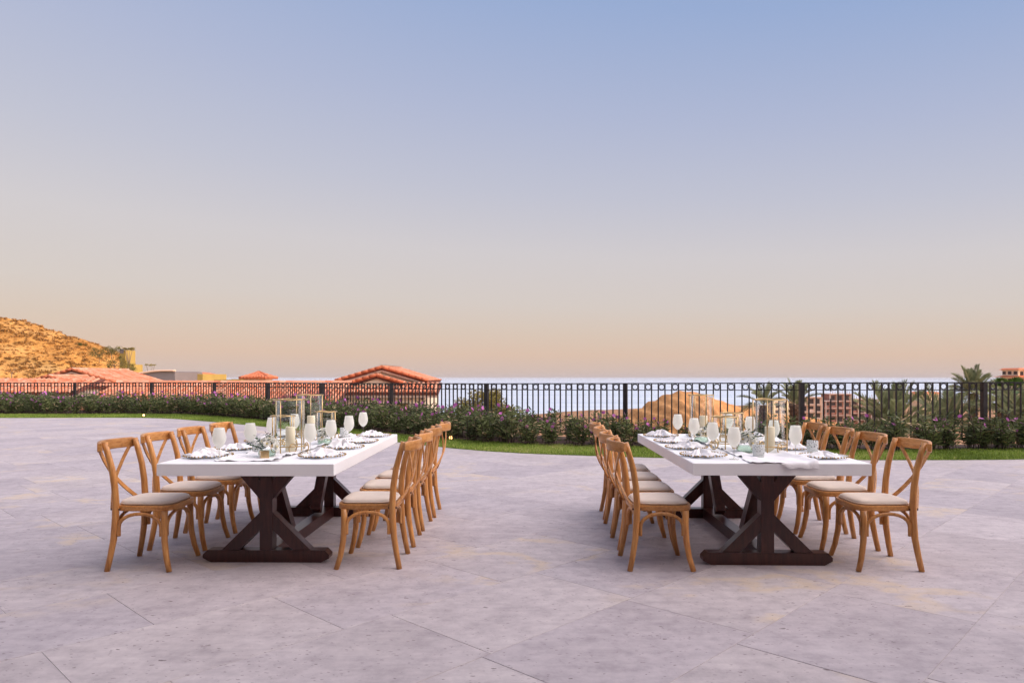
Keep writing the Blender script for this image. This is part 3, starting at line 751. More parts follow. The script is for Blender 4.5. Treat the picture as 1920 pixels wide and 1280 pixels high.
frame_building('cream_villa', 'cream villa seen between the palm fronds', 1730, 1762, 738, 280, 4, 2, 'cream', 8, False, 'tile', 'cream')
frame_building('hotel_block', 'multi-storey cream block with wide red eaves beyond the fan palm', 1910, 1996, 693, 290, 5, 6, 'cream', 10, False, 'tile', 'cream', True)
# unseen hotel, added for shade: front behind the viewer, wing across the low sun
hw_ = thing('unseen_shade_hotel', 'unseen stucco hotel with a tiled roof, added to shade the terrace', 'building', (0, 0, -0.03))
MB().box(-45, 60, -16, -2.2, 0, 9.5).build('wall', M['hotel'], hw_)
MB().box(-45.8, 60.8, -16.8, -1.4, 9.5, 9.9).build('roof', M['tile'], hw_)
MB().box(46, 60, -2.15, 56, 0, 10.5).build('shade_wing_wall', M['hotel'], hw_)  # wing added out of view to keep direct sun off the terrace
MB().box(45.2, 60.8, -1.35, 56.8, 10.5, 10.9).build('shade_wing_roof', M['tile'], hw_)
MB().box(-24, 24, -2.19, 1.6, 3.4, 3.75).build('shade_porch_roof', M['hotel'], hw_)  # out of view, put in to darken the foreground
for x in (-21, -13, -5, 5, 13, 21): MB().box(x - 0.3, x + 0.3, 0.8, 1.4, 0.03, 3.4).build('porch_column', M['hotel'], hw_)
for k in range(9):
    for z in (0.2, 4.0, 7.0): x = -42 + k * 9.4; MB().box(x, x + 4, -2.2, -2.08, z, z + 2.3).build('window', M['dark'], hw_)
for k in range(4):
    for z in (1.0, 4.4, 7.6): y = 2 + k * 8; MB().box(45.88, 46.0, y, y + 3, z, z + 2.0).build('window', M['dark'], hw_)

# ------------------------------------------------------------------ trees, palms, shrubs behind the fence
def tree(name, label, base, top, cr, leafmat, nleaf, leafsz, trunk_r=0.1, flat=0.6, seed=1, cat='tree', group=None, nlimb=6, clumps=14, density=0.45):
    rr = random.Random(seed); rng = np.random.default_rng(seed)
    base = Vector(base); top = Vector(top); t = thing(name, label, cat, base, 0, group); H = top - base
    tr = MB(); fork = H * 0.62
    tr.tube([Vector((0, 0, 0)), H * 0.3 + Vector((rr.uniform(-.05, .05) * cr, 0, 0)), fork], [trunk_r, trunk_r * 0.8, trunk_r * 0.6], 8)
    cl = []
    for i in range(nlimb):
        a = 2 * PI * i / nlimb + rr.uniform(-.4, .4); e = H + Vector((math.cos(a) * cr * rr.uniform(.5, .85), math.sin(a) * cr * rr.uniform(.5, .85), -cr * flat * rr.uniform(-.1, .7)))
        tr.tube([fork * rr.uniform(0.8, 1), fork.lerp(e, 0.5) + Vector((0, 0, cr * 0.08)), e], [trunk_r * 0.5, trunk_r * 0.3, trunk_r * 0.1], 6); cl.append(e)
    tr.build('trunk', M['bark'], t)
    while len(cl) < clumps:
        a = rr.uniform(0, 2 * PI); q = rr.random() ** 0.5; cl.append(H + Vector((math.cos(a) * cr * q * 0.85, math.sin(a) * cr * q * 0.85, cr * flat * rr.uniform(-0.75, 0.45) * (1.1 - q * 0.5))))
    c_, d_ = [], []
    per = nleaf // len(cl)
    for e in cl:
        s = cr * density * rr.uniform(0.6, 1.15)
        q = unit(rng.normal(size=(per, 3))) * (rng.random((per, 1)) ** 0.5) * np.array([s, s, s * flat * 1.1])
        c_.append(q + np.array(e)); d_.append(q + rng.normal(0, s * 0.6, (per, 3)))
    c_, d_ = np.concatenate(c_), np.concatenate(d_); n = len(c_)
    ln = rng.uniform(0.6, 1.2, n) * leafsz
    obj('crown', quads_np('crown', leaf_quads(c_, d_, ln, ln * 0.4, rng), M[leafmat], np.clip(rng.uniform(0, 1, n), 0, 1)), t)
    return t
def on_hill(px, d): x = (px - 960) / F * d; return (x, d, hill_z(x, d))
tree('olive_tree', 'airy yellow-green tree rising behind the hedge in front of the sea', (P(915, 0, 31).x, 31, land_z(-.034, 31)), P(910, 754, 31), 1.3, 'tree_leaf', 6500, 0.14, 0.09, 0.8, 5, nlimb=9, clumps=26, density=0.34)
tree('flat_topped_tree', 'flat-topped tree on a bare trunk beside the ochre tower', (P(240, 0, 149).x, 149, -3), P(241, 653, 149), 1.25, 'tree_leaf', 520, 0.3, 0.22, 0.35, 6, nlimb=6, clumps=9)
tree('small_bare_tree', 'small sparse tree above the grey vaulted roof', (P(284, 0, 125).x, 125, -8), P(283, 683, 125), 0.95, 'tree_leaf', 220, 0.22, 0.15, 0.35, 7, nlimb=6, clumps=7)
for i, (px, py, d, r, lab) in enumerate([(186, 659, 150, 2.0, 'round dark shrub on the hill crest left of the ochre tower'), (210, 655, 149.5, 1.8, 'shrub on the hill crest touching the ochre tower'),
                                        (216, 676, 147, 2.3, 'green shrub below the ochre tower'), (238, 686, 146, 1.9, 'low green shrub at the foot of the ochre tower'), (22, 690, 112, 1.5, 'bare pale shrub on the lower hill slope above the tiled gable'),
                                        (153, 646, 176, 1.0, 'small round shrub on the skyline of the dry hill')]):
    p = P(px, py, d); tree('hill_shrub', lab, (p.x, d, p.z - r * 1.2), p, r, 'shrub_leaf' if i not in (4,) else 'scrub', 900 if i != 4 else 160, 0.28, 0.08, 0.75, 30 + i, 'shrub', 'shrubs on the dry hill', clumps=12)
tree('bougainvillea', 'pink bougainvillea in front of the long tiled roof', (P(575, 0, 31.5).x, 31.5, -6), P(573, 748, 31.5), 1.25, 'pink', 5200, 0.075, 0.07, 0.55, 9, 'shrub', nlimb=8, clumps=24, density=0.36)
tree('bougainvillea', 'sparser pink bougainvillea against the wall of the gabled pavilion', (P(628, 0, 36).x, 36, -6.5), P(628, 765, 36), 0.9, 'pink', 1500, 0.075, 0.06, 0.6, 10, 'shrub', clumps=16)

def frond_mesh(name, L, arch, leaf, nl, rng, mat='palm_leaf'):
    ts = np.linspace(0, 1, nl); a = arch * ts
    # rachis in the x-z plane, starting along +x
    x = np.cumsum(np.cos(a)) / nl * L; z = -np.cumsum(np.sin(a)) / nl * L
    pts = np.stack([x, np.zeros(nl), z], 1); tg = np.stack([np.cos(a), np.zeros(nl), -np.sin(a)], 1); up = np.stack([np.sin(a), np.zeros(nl), np.cos(a)], 1)
    Q = []
    for sgn in (-1, 1):
        i = np.arange(int(nl * 0.12), nl)
        ll = leaf * np.clip(np.sin(PI * (0.12 + 0.82 * ts[i])) ** 0.6, 0.2, 1) * rng.uniform(0.85, 1.1, len(i))
        d = unit(tg[i] * 0.75 + np.array([0, sgn * 0.62, 0]) + up[i] * 0.42 + rng.normal(0, 0.06, (len(i), 3)))
        tip = pts[i] + d * ll[:, None] - np.array([0, 0, 1]) * (ll[:, None] * 0.10)
        w = unit(np.cross(d, up[i] + np.array([0, sgn * .4, 0]))) * 0.016
        m = pts[i] + d * ll[:, None] * 0.4
        Q.append(np.stack([pts[i], m + w, tip, m - w], 1))
    wv = np.array([0, 0.018, 0])
    R = np.stack([pts[:-1] - wv, pts[:-1] + wv, pts[1:] + wv * 0.8, pts[1:] - wv * 0.8], 1)
    V = np.concatenate(Q + [R]); tint = np.concatenate([rng.uniform(0.25, 0.85, len(V) - len(R)), np.full(len(R), 0.95)])
    return quads_np(name, V, M[mat], tint)
frng = np.random.default_rng(3)
FR = [frond_mesh('frond', 1.0, ar, 0.30, 46, frng) for ar in (0.25, 0.55, 0.85, 1.2)]
def trunk_mesh(h, r0, r1, seed):
    b = MB(); rr = random.Random(seed); b.tube([(0, 0, h * k / 10) for k in range(11)], [r0 + (r1 - r0) * k / 10 for k in range(11)], 12)
    for k in range(int(h / 0.09)):                # old leaf bases
        for q in range(7):
            a = 2 * PI * (q + 0.5 * (k % 2)) / 7 + rr.uniform(-.1, .1); z = k * 0.09; r = (r0 + (r1 - r0) * z / h) * 0.96
            c = Vector((math.cos(a) * r, math.sin(a) * r, z)); o_ = Vector((math.cos(a), math.sin(a), 0)); s_ = Vector((-math.sin(a), math.cos(a), 0))
            b.add([c - s_ * 0.07, c + s_ * 0.07, c + o_ * 0.06 + Vector((0, 0, 0.11)) + s_ * 0.03, c + o_ * 0.06 + Vector((0, 0, 0.11)) - s_ * 0.03], [(0, 1, 2, 3)])
    return b
def palm(label, px, py, d, L, n, lo, hi, r=0.2, seed=1, name='date_palm', dead=0, trunk=True):
    c = P(px, py, d); zb = land_z((px - 960) / F, d) - 0.1; rr = random.Random(seed)
    t = thing(name, label, 'palm', (c.x, d, zb))
    h = c.z - zb
    if trunk: trunk_mesh(h, r * 1.25, r, seed).build('trunk', M['palm_bark'], t)
    for i in range(n):
        f = i / max(1, n - 1); a = i * 2.399 + rr.uniform(-.2, .2); e = lo + (hi - lo) * (1 - f) + rr.uniform(-.08, .08)
        k = min(3, int(f * 3.2 + rr.random() * 0.8)); o = obj('frond', FR[k], t)
        s = L * rr.uniform(0.85, 1.1); o.scale = (s, s, s)
        o.matrix_local = Matrix.Translation((math.cos(a) * r * 0.5, math.sin(a) * r * 0.5, h - 0.05 + 0.15 * (1 - f))) @ Matrix.Rotation(a, 4, 'Z') @ Matrix.Rotation(-e, 4, 'Y') @ Matrix.Rotation(rr.uniform(-.5, .5), 4, 'X') @ Matrix.Scale(s, 4)
    return t
palm('date palm with a bare trunk and bundled upright fronds above the tall lantern', 1432, 760, 30, 1.0, 15, 0.25, 1.48, 0.17, 1)
palm('date palm with a thick trunk and bundled upright fronds beside a fence post', 1491, 758, 27, 0.9, 16, 0.7, 1.52, 0.19, 2)
palm('young wide date palm with long low fronds right behind the railing', 1672, 806, 21, 1.35, 34, 0.25, 1.45, 0.16, 3)
palm('leaning date palm fronds between the young wide palm and the cream villa', 1775, 808, 24, 1.5, 22, 0.25, 1.30, 0.16, 4)
palm('tall date palm whose feathery crown rises well above the railing', 1824, 737, 36, 1.22, 52, -0.35, 1.5, 0.2, 5)
palm('smaller date palm crown just above the railing next to the tall crown', 1876, 748, 44, 1.25, 30, -0.2, 1.4, 0.2, 6)
palm('date palm with low fronds at the railing near the cream block', 1925, 800, 22, 1.6, 24, 0.2, 1.4, 0.16, 7)
def fan_palm(label, px, py, d, L, n, seed):
    c = P(px, py, d); zb = land_z((px - 960) / F, d) - 0.1; rr = random.Random(seed); t = thing('fan_palm', label, 'palm', (c.x, d, zb)); h = c.z - zb
    trunk_mesh(h, 0.2, 0.14, seed).build('trunk', M['palm_bark'], t)
    for i in range(n):
        a = i * 2.399; e = rr.uniform(-0.6, 1.3); b = MB(); q = 15
        dr = Vector((math.cos(a) * math.cos(e), math.sin(a) * math.cos(e), math.sin(e))); st = Vector((0, 0, h)); hub = st + dr * L * 0.5
        sd = dr.cross(Vector((0, 0, 1))).normalized(); up = sd.cross(dr)
        b.tube([st, hub], 0.015, 4)
        for k in range(q):
            g = (k / (q - 1) - 0.5) * 2.7; v = dr * math.cos(g) + sd * math.sin(g); w = (-dr * math.sin(g) + sd * math.cos(g)) * 0.035
            tip = hub + v * L * 0.55 - Vector((0, 0, 0.08)); mid = hub + v * L * 0.36
            b.add([hub, mid + w, tip, mid - w], [(0, 1, 2, 3)], False, rr.uniform(0.2, 0.9))
        b.build('fan_leaf', M['fan_leaf'], t)
fan_palm('bright green fan palm behind the railing next to the thick fence post', 1893, 744, 30, 1.0, 22, 4)

# ------------------------------------------------------------------ fence
fence = thing('railing', 'black iron railing of slim bars and rings running along the hedge', 'fence', (0, 0, 0))
def top_z(x): return float(np.interp(x, [-23, -16, -8, 0, 5, 12], [1.10, 1.10, 1.135, 1.185, 1.225, 1.24]))
bar_me = MB().box(-0.0115, 0.0115, -0.0115, 0.0115, -1.08, -0.012).mesh('bar', M['black_iron'])
cut_me = MB().box(-0.0115, 0.0115, -0.0115, 0.0115, -1.08, -0.30).mesh('bar', M['black_iron'])
stub_me = MB().box(-0.0115, 0.0115, -0.0115, 0.0115, -0.165, -0.012).mesh('bar', M['black_iron'])
rb = MB(); rb.tube([(0.0555 * math.cos(2 * PI * k / 20), 0, 0.0555 * math.sin(2 * PI * k / 20)) for k in range(20)], 0.0105, 6, True); ring_me = rb.mesh('ring', M['black_iron'])
pst = MB().box(-0.042, 0.042, -0.042, 0.042, -1.36, 0.0).mesh('post', M['black_iron'])
for i, (x, y) in enumerate(FEN):
    o = obj('post', pst, fence, (x, y, top_z(x))); j = min(i, len(FEN) - 2)
    o.rotation_euler.z = math.atan2(FEN[j + 1][1] - FEN[j][1], FEN[j + 1][0] - FEN[j][0])
for i in range(len(FEN) - 1):
    A = Vector((*FEN[i], top_z(FEN[i][0]))); B = Vector((*FEN[i + 1], top_z(FEN[i + 1][0]))); ang = math.atan2(B.y - A.y, B.x - A.x)
    for nm, dz, h in (('top_rail', -0.008, 0.022), ('middle_rail', -0.142, 0.014), ('bottom_rail', -1.05, 0.022)):
        r = MB(); r.bar((0, 0, dz), B - A + Vector((0, 0, dz)), 0.026, h); r.build(nm, M['black_iron'], fence, A)
    special = (i == len(FEN) - 3)
    for k in range(1, 25):
        p = A.lerp(B, k / 25)
        if i == 0 and k < 13: continue
        if special and k == 4: obj('bar', stub_me, fence, p, ang); obj('bar', cut_me, fence, p, ang); continue
        obj('bar', bar_me, fence, p, ang)
    sc_ = (B - A).length / 25 / 0.1335
    for k in list(range(12)) + ([1.5] if special else []):
        if i == 0 and k < 6: continue
        kk = (1.5 + 2 * k)
        if special: kk = {0: 1.5, 1: 3.5, 1.5: 4.5, 2: 5.5}.get(k, kk + 0)
        p = A.lerp(B, kk / 25); o = obj('ring', ring_me, fence, (p.x, p.y, p.z - 0.0775), ang)

# ------------------------------------------------------------------ hedge plants
def plant_proto(seed):
    rng = np.random.default_rng(seed); rr = random.Random(seed)
    st = MB(); c_, d_, l_ = [], [], []; fl = []
    for i in range(13):
        a = rr.uniform(0, 2 * PI); lean = rr.uniform(0.05, 0.42); H = rr.uniform(0.34, 0.66); b0 = Vector((rr.gauss(0, .07), rr.gauss(0, .07), 0))
        tip = b0 + Vector((math.cos(a) * H * lean, math.sin(a) * H * lean, H)); mid = b0.lerp(tip, 0.5) + Vector((0, 0, 0.03))
        st.tube([b0, mid, tip], [0.006, 0.005, 0.003], 4)
        for k in range(30):
            t = 0.18 + 0.82 * (k + rr.random()) / 30; p = b0.lerp(tip, t); an = rr.uniform(0, 2 * PI); el_ = rr.uniform(-0.3, 0.9)
            d = Vector((math.cos(an) * math.cos(el_), math.sin(an) * math.cos(el_), math.sin(el_))); L = rr.uniform(0.08, 0.15)
            c_.append(p + d * L * 0.5); d_.append(d); l_.append(L)
        if rr.random() < 0.2: fl.append((tip + Vector((rr.gauss(0, .02), rr.gauss(0, .02), rr.uniform(-.06, 0.05)))))
    c_, d_, l_ = np.array(c_), np.array(d_), np.array(l_); n = len(c_)
    tint = np.clip(rng.normal(0.42, 0.22, n), 0, 0.8); tint[rng.random(n) < 0.05] = 1.0
    lm = quads_np('foliage', leaf_quads(c_, d_, l_, l_ * 0.23, rng), M['hedge_leaf'], tint)
    fb = MB()
    for p in fl:
        ax = Vector((rr.gauss(0, .6), -1 + rr.gauss(0, .5), rr.uniform(0, .8))).normalized(); u = ax.cross(Vector((0.1, 0.2, 1))).normalized(); w = ax.cross(u)
        for k in range(5):
            g = 2 * PI * k / 5; r = u * math.cos(g) + w * math.sin(g); s = (-u * math.sin(g) + w * math.cos(g)) * 0.016
            fb.add([p, p + r * 0.026 + s * 1.3 + ax * 0.006, p + r * 0.043 + ax * 0.004, p + r * 0.026 - s * 1.3 + ax * 0.006], [(0, 1, 2, 3)], False, rr.uniform(0.1, 0.9))
    t = thing('flowering_shrub', 'low leafy shrub with violet flowers in the hedge along the railing', 'shrub', (0, 0, 0), 0, 'flowering shrubs of the hedge')
    obj('stems', st.mesh('stems', M['stem']), t); obj('foliage', lm, t)
    if fl: obj('flowers', fb.mesh('flowers', M['violet']), t, kind='stuff')
    return t
protos = [plant_proto(s) for s in (11, 12, 13, 14, 15, 16)]
spots = []
x = -20.6
while x < 10.8:
    y = fen_y(x); f, f2 = HEDGE_IN(x), y - 0.22
    ext = f2 - f; nrow = max(2, int(round(ext / 0.7)) + 1)
    for r in range(nrow):
        yy = f + 0.22 + (f2 - f - 0.22) * r / (nrow - 1) + random.uniform(-.08, .08); xx = x + random.uniform(-.1, .1)
        if 1.7 < xx < 4.2 and random.random() < 0.35: continue
        if abs(xx) < 0.735 * yy + 0.5: spots.append((xx, yy, r))
    slope = (fen_y(x + 0.3) - y) / 0.3
    x += 0.50 / math.sqrt(1 + slope * slope)
for i, (xx, yy, r) in enumerate(spots):
    q = protos[i] if i < len(protos) else copy_tree(protos[random.randrange(6)])
    s = random.uniform(0.82, 1.12) * (0.82 if 1.7 < xx < 4.2 else 0.92 if 0.2 < xx < 1.7 else (1.0 if xx > -4 else 1.05)); pxx = 960 + xx / yy * F
    q['label'] = 'low violet-flowered shrub in the hedge in front of ' + ('the two-gabled tiled house' if pxx < 240 else 'the long tiled roof' if pxx < 600 else 'the gabled cream pavilion' if pxx < 815 else 'the open sea and airy tree' if pxx < 1010 else 'the graded land and earth mound' if pxx < 1420 else 'the two bundled palms and unfinished blocks' if pxx < 1610 else 'the spreading date palms'); q.location = (xx, yy, 0.016); q.rotation_euler.z = random.uniform(0, 6.28); q.scale = (s * 1.05, s * 1.05, s)

# lit spotlights at the hedge foot
def spot(label, px, py):
    d = F * (EYE - 0.055) / (py - HOR); p = P(px, py, d)
    t = thing('garden_spotlight', label, 'lamp', (p.x, d, 0.006), 0, 'garden spotlights')
    MB().tube([(0, 0, 0), (0, 0, 0.05)], 0.012, 8).build('stake', M['black_iron'], t)
    b = MB(); b.tube([(0, -0.05, 0.075), (0, 0.05, 0.065)], [0.042, 0.028], 12); b.build('housing', M['black_iron'], t)
    b = MB(); b.ball((0, -0.052, 0.075), 0.036, 12, 8); b.build('bulb', M['glow'], t)
spot('small glowing spotlight at the hedge foot near the long tiled roof', 271, 779.5)
spot('small glowing spotlight at the hedge foot near the gabled pavilion', 845.5, 822)

# ------------------------------------------------------------------ tables
TW, TL, TH, TT = 1.19, 2.43, 0.76, 0.083
def make_table(name, label, front_c, yaw, shift):
    t = thing(name, label, 'table', (front_c[0], front_c[1], 0), yaw)
    b = MB(); x, e = TW / 2, 0.004
    z0, z1 = TH - TT, TH
    vs = []
    for z, k in ((z0, e), (z0 + e, 0), (z1 - e, 0), (z1, e)):
        vs += [(-x + k, 0 + k, z), (x - k, 0 + k, z), (x - k, TL - k, z), (-x + k, TL - k, z)]
    fs = [(3, 2, 1, 0), (12, 13, 14, 15)] + [(r * 4 + k, r * 4 + (k + 1) % 4, r * 4 + 4 + (k + 1) % 4, r * 4 + 4 + k) for r in range(3) for k in range(4)]
    b.add(vs, fs).build('tabletop', M['white_lacquer'], t)
    w = 0.088
    for yc, inner in ((0.385 + shift, 1), (2.06 + shift, -1)):
        y0, y1 = yc - 0.05, yc + 0.05
        tr = bpy.data.objects.new('trestle', None); COL.objects.link(tr); tr.parent = t
        MB().prism([(-.40, 0), (.40, 0), (.458, 0.03), (.458, .055), (.425, .088), (-.425, .088), (-.458, .055), (-.458, 0.03)], y0, y1).build('foot_beam', M['walnut'], tr)
        MB().prism([(-.046, .089), (.046, .089), (.046, z0 - .001), (-.046, z0 - .001)], y0 + 0.004, y1 - 0.004).build('post', M['walnut'], tr)
        for s in (-1, 1):
            up = [(.0465, .455), (.235, z0 - .001), (.105, z0 - .001), (.0465, .585)]
            lo = [(.0465, .36), (.0465, .235), (.195, .089), (.322, .089)]
            for poly, nm in ((up, 'upper_brace'), (lo, 'lower_brace')):
                q = [(s * a, z) for a, z in poly]
                if (nm == 'upper_brace') == (s < 0): q = q[::-1]
                MB().prism(q, y0 + 0.008, y1 - 0.008).build(nm, M['walnut'], tr)
        yb = yc + inner * 0.052; yi = yc + inner * 0.47
        MB().bar((0, yb + inner * 0.03, z0 - 0.005), (0, yi, 0.135), 0.085, 0.075, (0, 1, 0)).build('long_brace', M['walnut'], t)
    MB().box(-.05, .05, 0.385 + shift + 0.051, 2.06 + shift - 0.051, 0.002, .094).build('stretcher', M['walnut'], t)
    return t
AX, BX = -1.786, 1.815; AY0, BY0 = 4.745, 4.765
YAW_A, YAW_B = -math.radians(0.75), -math.radians(1.35)
tabA = make_table('trestle_table', 'white-topped dark trestle table with a small gold block standing near its end', (AX, AY0), YAW_A, 0.05)
tabB = make_table('trestle_table', 'white-topped dark trestle table with a white runner hanging over its end', (BX, BY0), YAW_B, -0.05)
def on(tab, x, d):                            # shift a straight-ahead position with the table's small turn
    return x + (d - tab.location.y) * 0.0

# ------------------------------------------------------------------ chairs
def make_chair():
    t = thing('cross_back_chair', 'x', 'chair', (0, 0, 0), 0, 'cross-back chairs')
    def leg_post(s):
        pts = [(-.222, s * .212, 0.0), (-.202, s * .206, .10), (-.182, s * .199, .22), (-.172, s * .196, .36), (-.170, s * .195, .46), (-.178, s * .195, .58), (-.196, s * .195, .70), (-.226, s * .195, .81), (-.248, s * .195, .885)]
        b = MB(); b.tube(pts, [.019, .020, .022, .0235, .0235, .0225, .0215, .0205, .019], 10); return b
    for s in (-1, 1):
        p = leg_post(s).build('back_post', M['oak'], t)
        q = MB(); q.tube([(-.249, s * .195, .868), (-.222, s * .195, .862)], .0065, 8).tube([(-.203, s * .197, .425), (-.142, s * .197, .425)], .007, 8); q.build('bolt', M['wood_frame'], p)
    for s in (-1, 1):
        pts = [(.216, s * .226, 0.0), (.190, s * .212, .09), (.172, s * .202, .20), (.166, s * .197, .32), (.168, s * .195, .415)]
        b = MB(); b.tube(pts, [.018, .0195, .021, .0225, .0225], 10); b.build('front_leg', M['oak'], t)
    # seat frame: rounded trapezoid ring with cushion
    def outline(sc, n=40):
        out = []
        for k in range(n):
            a = 2 * PI * k / n; c, s_ = math.cos(a), math.sin(a); e = 0.42
            x = math.copysign(abs(c) ** e, c) * 0.212 + 0.012; y = math.copysign(abs(s_) ** e, s_) * (0.205 + 0.10 * (x + 0.0) * 0.35)
            out.append((x * sc if x > 0 else x * sc, y * sc))
        return out
    b = MB(); n = 40
    vs = []
    for sc, z in ((0.90, .412), (0.985, .412), (1.0, .418), (1.0, .442), (0.985, .449), (0.90, .449)):
        vs += [(x, y, z) for x, y in outline(sc)]
    fs = [(r * n + k, r * n + (k + 1) % n, ((r + 1) % 6) * n + (k + 1) % n, ((r + 1) % 6) * n + k) for r in range(6) for k in range(n)]
    b.add(vs, fs, False); b.build('seat_frame', M['oak_rail'], t)
    b = MB(); vs = []; prof = [(0.0, .425), (0.86, .440), (0.885, .456), (0.89, .464), (0.87, .474), (0.80, .482), (0.6, .489), (0.3, .492), (0.001, .493)]
    for sc, z in prof[1:]: vs += [(x, y, z) for x, y in outline(sc)]
    fs = [(r * n + k, r * n + (k + 1) % n, (r + 1) * n + (k + 1) % n, (r + 1) * n + k) for r in range(len(prof) - 2) for k in range(n)]
    b.add(vs, fs, True); cu = b.build('cushion', M['linen'], t)
    pp = MB(); pp.tube([(x, y, .459) for x, y in outline(0.895)], .0045, 6, True); pp.build('piping', M['linen'], cu)
    # curved top rail behind the posts
    pts = []; m = 15
    for k in range(m):
        u = k / (m - 1) * 2 - 1; pts.append((-.258 - 0.082 * (1 - u * u), u * 0.240, .855))
    b = MB(); vs = []; ms = 4
    for i, p in enumerate(pts):
        u = i / (m - 1) * 2 - 1; hh = .036 * (1 if abs(u) < .93 else 0.72); a = Vector(pts[min(i + 1, m - 1)]) - Vector(pts[max(i - 1, 0)]); nn = Vector((a.y, -a.x, 0)).normalized() * .0125
        P0 = Vector(p); Z = Vector((0, 0, 1))
        for q, w in ((nn * .8, -hh), (nn, -hh * .8), (nn, hh * .8), (nn * .8, hh), (-nn * .8, hh), (-nn, hh * .8), (-nn, -hh * .8), (-nn * .8, -hh)): vs.append(P0 + q + Z * w)
    fs = [(i * 8 + k, i * 8 + (k + 1) % 8, i * 8 + 8 + (k + 1) % 8, i * 8 + 8 + k) for i in range(m - 1) for k in range(8)] + [tuple(range(8))[::-1], tuple((m - 1) * 8 + k for k in range(8))]
    b.add(vs, fs[:-2], True); b.add([vs[k] for k in range(8)], [tuple(range(8))[::-1]]); b.add([vs[(m - 1) * 8 + k] for k in range(8)], [tuple(range(8))]); b.build('top_rail', M['oak_rail'], t)
    # crossed back strips, bowed backwards
    def xpost(z): return float(np.interp(z, [.42, .46, .58, .70, .81, .885], [-.170, -.170, -.178, -.196, -.226, -.248]))
    for s in (-1, 1):
        pts = []
        for k in range(17):
            u = k / 16; z = .828 - u * (.828 - .425); y = s * (-.190 + .380 * u)
            pts.append((xpost(z) - .030 - .052 * math.sin(PI * u) - (0.012 if s > 0 else 0) * math.sin(PI * u) - 0.022 * (1 - u), y, z))
        b = MB(); b.strip(pts, .027, .010, lambda i, s=s: (0, .72, s * .70)); st = b.build('back_strip', M['oak_rail'], t)
    # arched braces on the four sides
    def arch(pa, pb, z0, z1, off):
        pa, pb, off = Vector(pa), Vector(pb), Vector(off); pts = []
        for k in range(4): pts.append(Vector((pa.x, pa.y, z0 + 0.06 * k / 4)))
        for k in range(13):
            a = PI * k / 12; u = (1 - math.cos(a)) / 2; zz = z0 + 0.06 + (z1 - z0 - 0.06) * math.sin(a) ** 0.9; q = pa.lerp(pb, u); pts.append(Vector((q.x, q.y, zz)))
        for k in range(4): pts.append(Vector((pb.x, pb.y, z0 + 0.06 * (3 - k) / 4)))
        b = MB(); b.tube([p + off for p in pts], .0125, 8); return b.build('arched_brace', M['oak'], t)
    for s in (-1, 1): arch((-.146, s * .200, 0), (.148, s * .204, 0), .240, .394, (0, 0, 0))
    arch((.185, -.172, 0), (.185, .172, 0), .240, .394, (-.012, 0, 0)); arch((-.182, -.168, 0), (-.182, .168, 0), .240, .394, (.012, 0, 0))
    return t
chair0 = make_chair(); used = False
TABN = {'A': 'gold-block table', 'B': 'hanging-runner table'}
SIDE = {('A', -1): 'side away from other table', ('A', 1): 'side facing other table', ('B', -1): 'side facing other table', ('B', 1): 'side away from other table'}
PLACE = ['farthest from the hedge', 'third from the hedge', 'second from the hedge', 'nearest the hedge']
CH = {('A', -1): [(-2.572, 5.105), (-2.585, 5.70), (-2.585, 6.30), (-2.56, 6.90)], ('A', 1): [(-1.010, 5.17), (-1.00, 5.80), (-.985, 6.39), (-.955, 6.97)],
      ('B', -1): [(1.035, 5.115), (1.055, 5.70), (1.075, 6.275), (1.10, 6.86)], ('B', 1): [(2.608, 5.105), (2.612, 5.69), (2.635, 6.27), (2.66, 6.85)]}
jr = random.Random(5)
for (tb, s), lst in CH.items():
    for i, (x, y) in enumerate(lst):
        c = chair0 if not used else copy_tree(chair0); used = True
        c.location = (x, y, 0); c.rotation_euler.z = (0 if s < 0 else PI) + math.radians(jr.uniform(-2, 2)) + (YAW_A if tb == 'A' else YAW_B)
        c['label'] = f'cross-back oak chair, {TABN[tb]}, {SIDE[tb, s]}, {PLACE[i]}'

# ------------------------------------------------------------------ table settings
ZT = TH
def runner(name, label, cx, y0, y1, yaw, hang, seed):
    rr = random.Random(seed); nx, ny = 26, 130; b = MB(); W = 0.42
    for j in range(ny + 1):
        v = j / ny; y = y0 + (y1 - y0) * v
        for i in range(nx + 1):
            u = i / nx * 2 - 1
            ww = W / 2 * (1 + 0.22 * fbm(y * 1.6 + seed, 3.1, 1.0, 3) + 0.10 * math.sin(y * 5 + seed)); sh = 0.05 * fbm(y * 1.2, seed * 3.3, 1, 2)
            x = cx + sh + u * ww + 0.012 * fbm(y * 6, u * 2 + seed, 1.0, 2)
            rp = abs(fbm(x * 9 + seed, y * 5, 1.0, 3)) * 0.026 + 0.018 * max(0, math.sin(u * 9 + 2.5 * fbm(y * 2, 1.7 + seed, 1, 2))) * (0.3 + 0.7 * abs(u))
            z = ZT + 0.0022 + rp * (0.25 + 0.75 * abs(u) ** 1.5)
            yy = y
            if hang and y < hang:                 # folds over the table's end on one half
                k = (hang - y)
                amt = max(0, min(1, (u + 0.15) * 3)) * (0.75 + 0.4 * fbm(u * 3, 5.0, 1, 2))
                if amt > 0.05: z = ZT + 0.004 - k * amt; yy = hang - 0.008 - 0.012 * abs(math.sin(u * 8)) * k * 10
                else: yy = hang + 0.02; z = ZT + 0.004 + k * 0.03
            b.v.append((x + (yy - y0) * math.tan(-yaw), yy, z))
    for j in range(ny):
        for i in range(nx): k = j * (nx + 1) + i; b.f.append((k, k + 1, k + nx + 2, k + nx + 1)); b.sm.append(True); b.t.append(0)
    return tag(b.build(name, M['cloth']), label, 'runner')
runner('table_runner', 'crumpled white gauze runner lying along the gold-block table', AX - 0.0, 4.86, 7.0, YAW_A, None, 3)
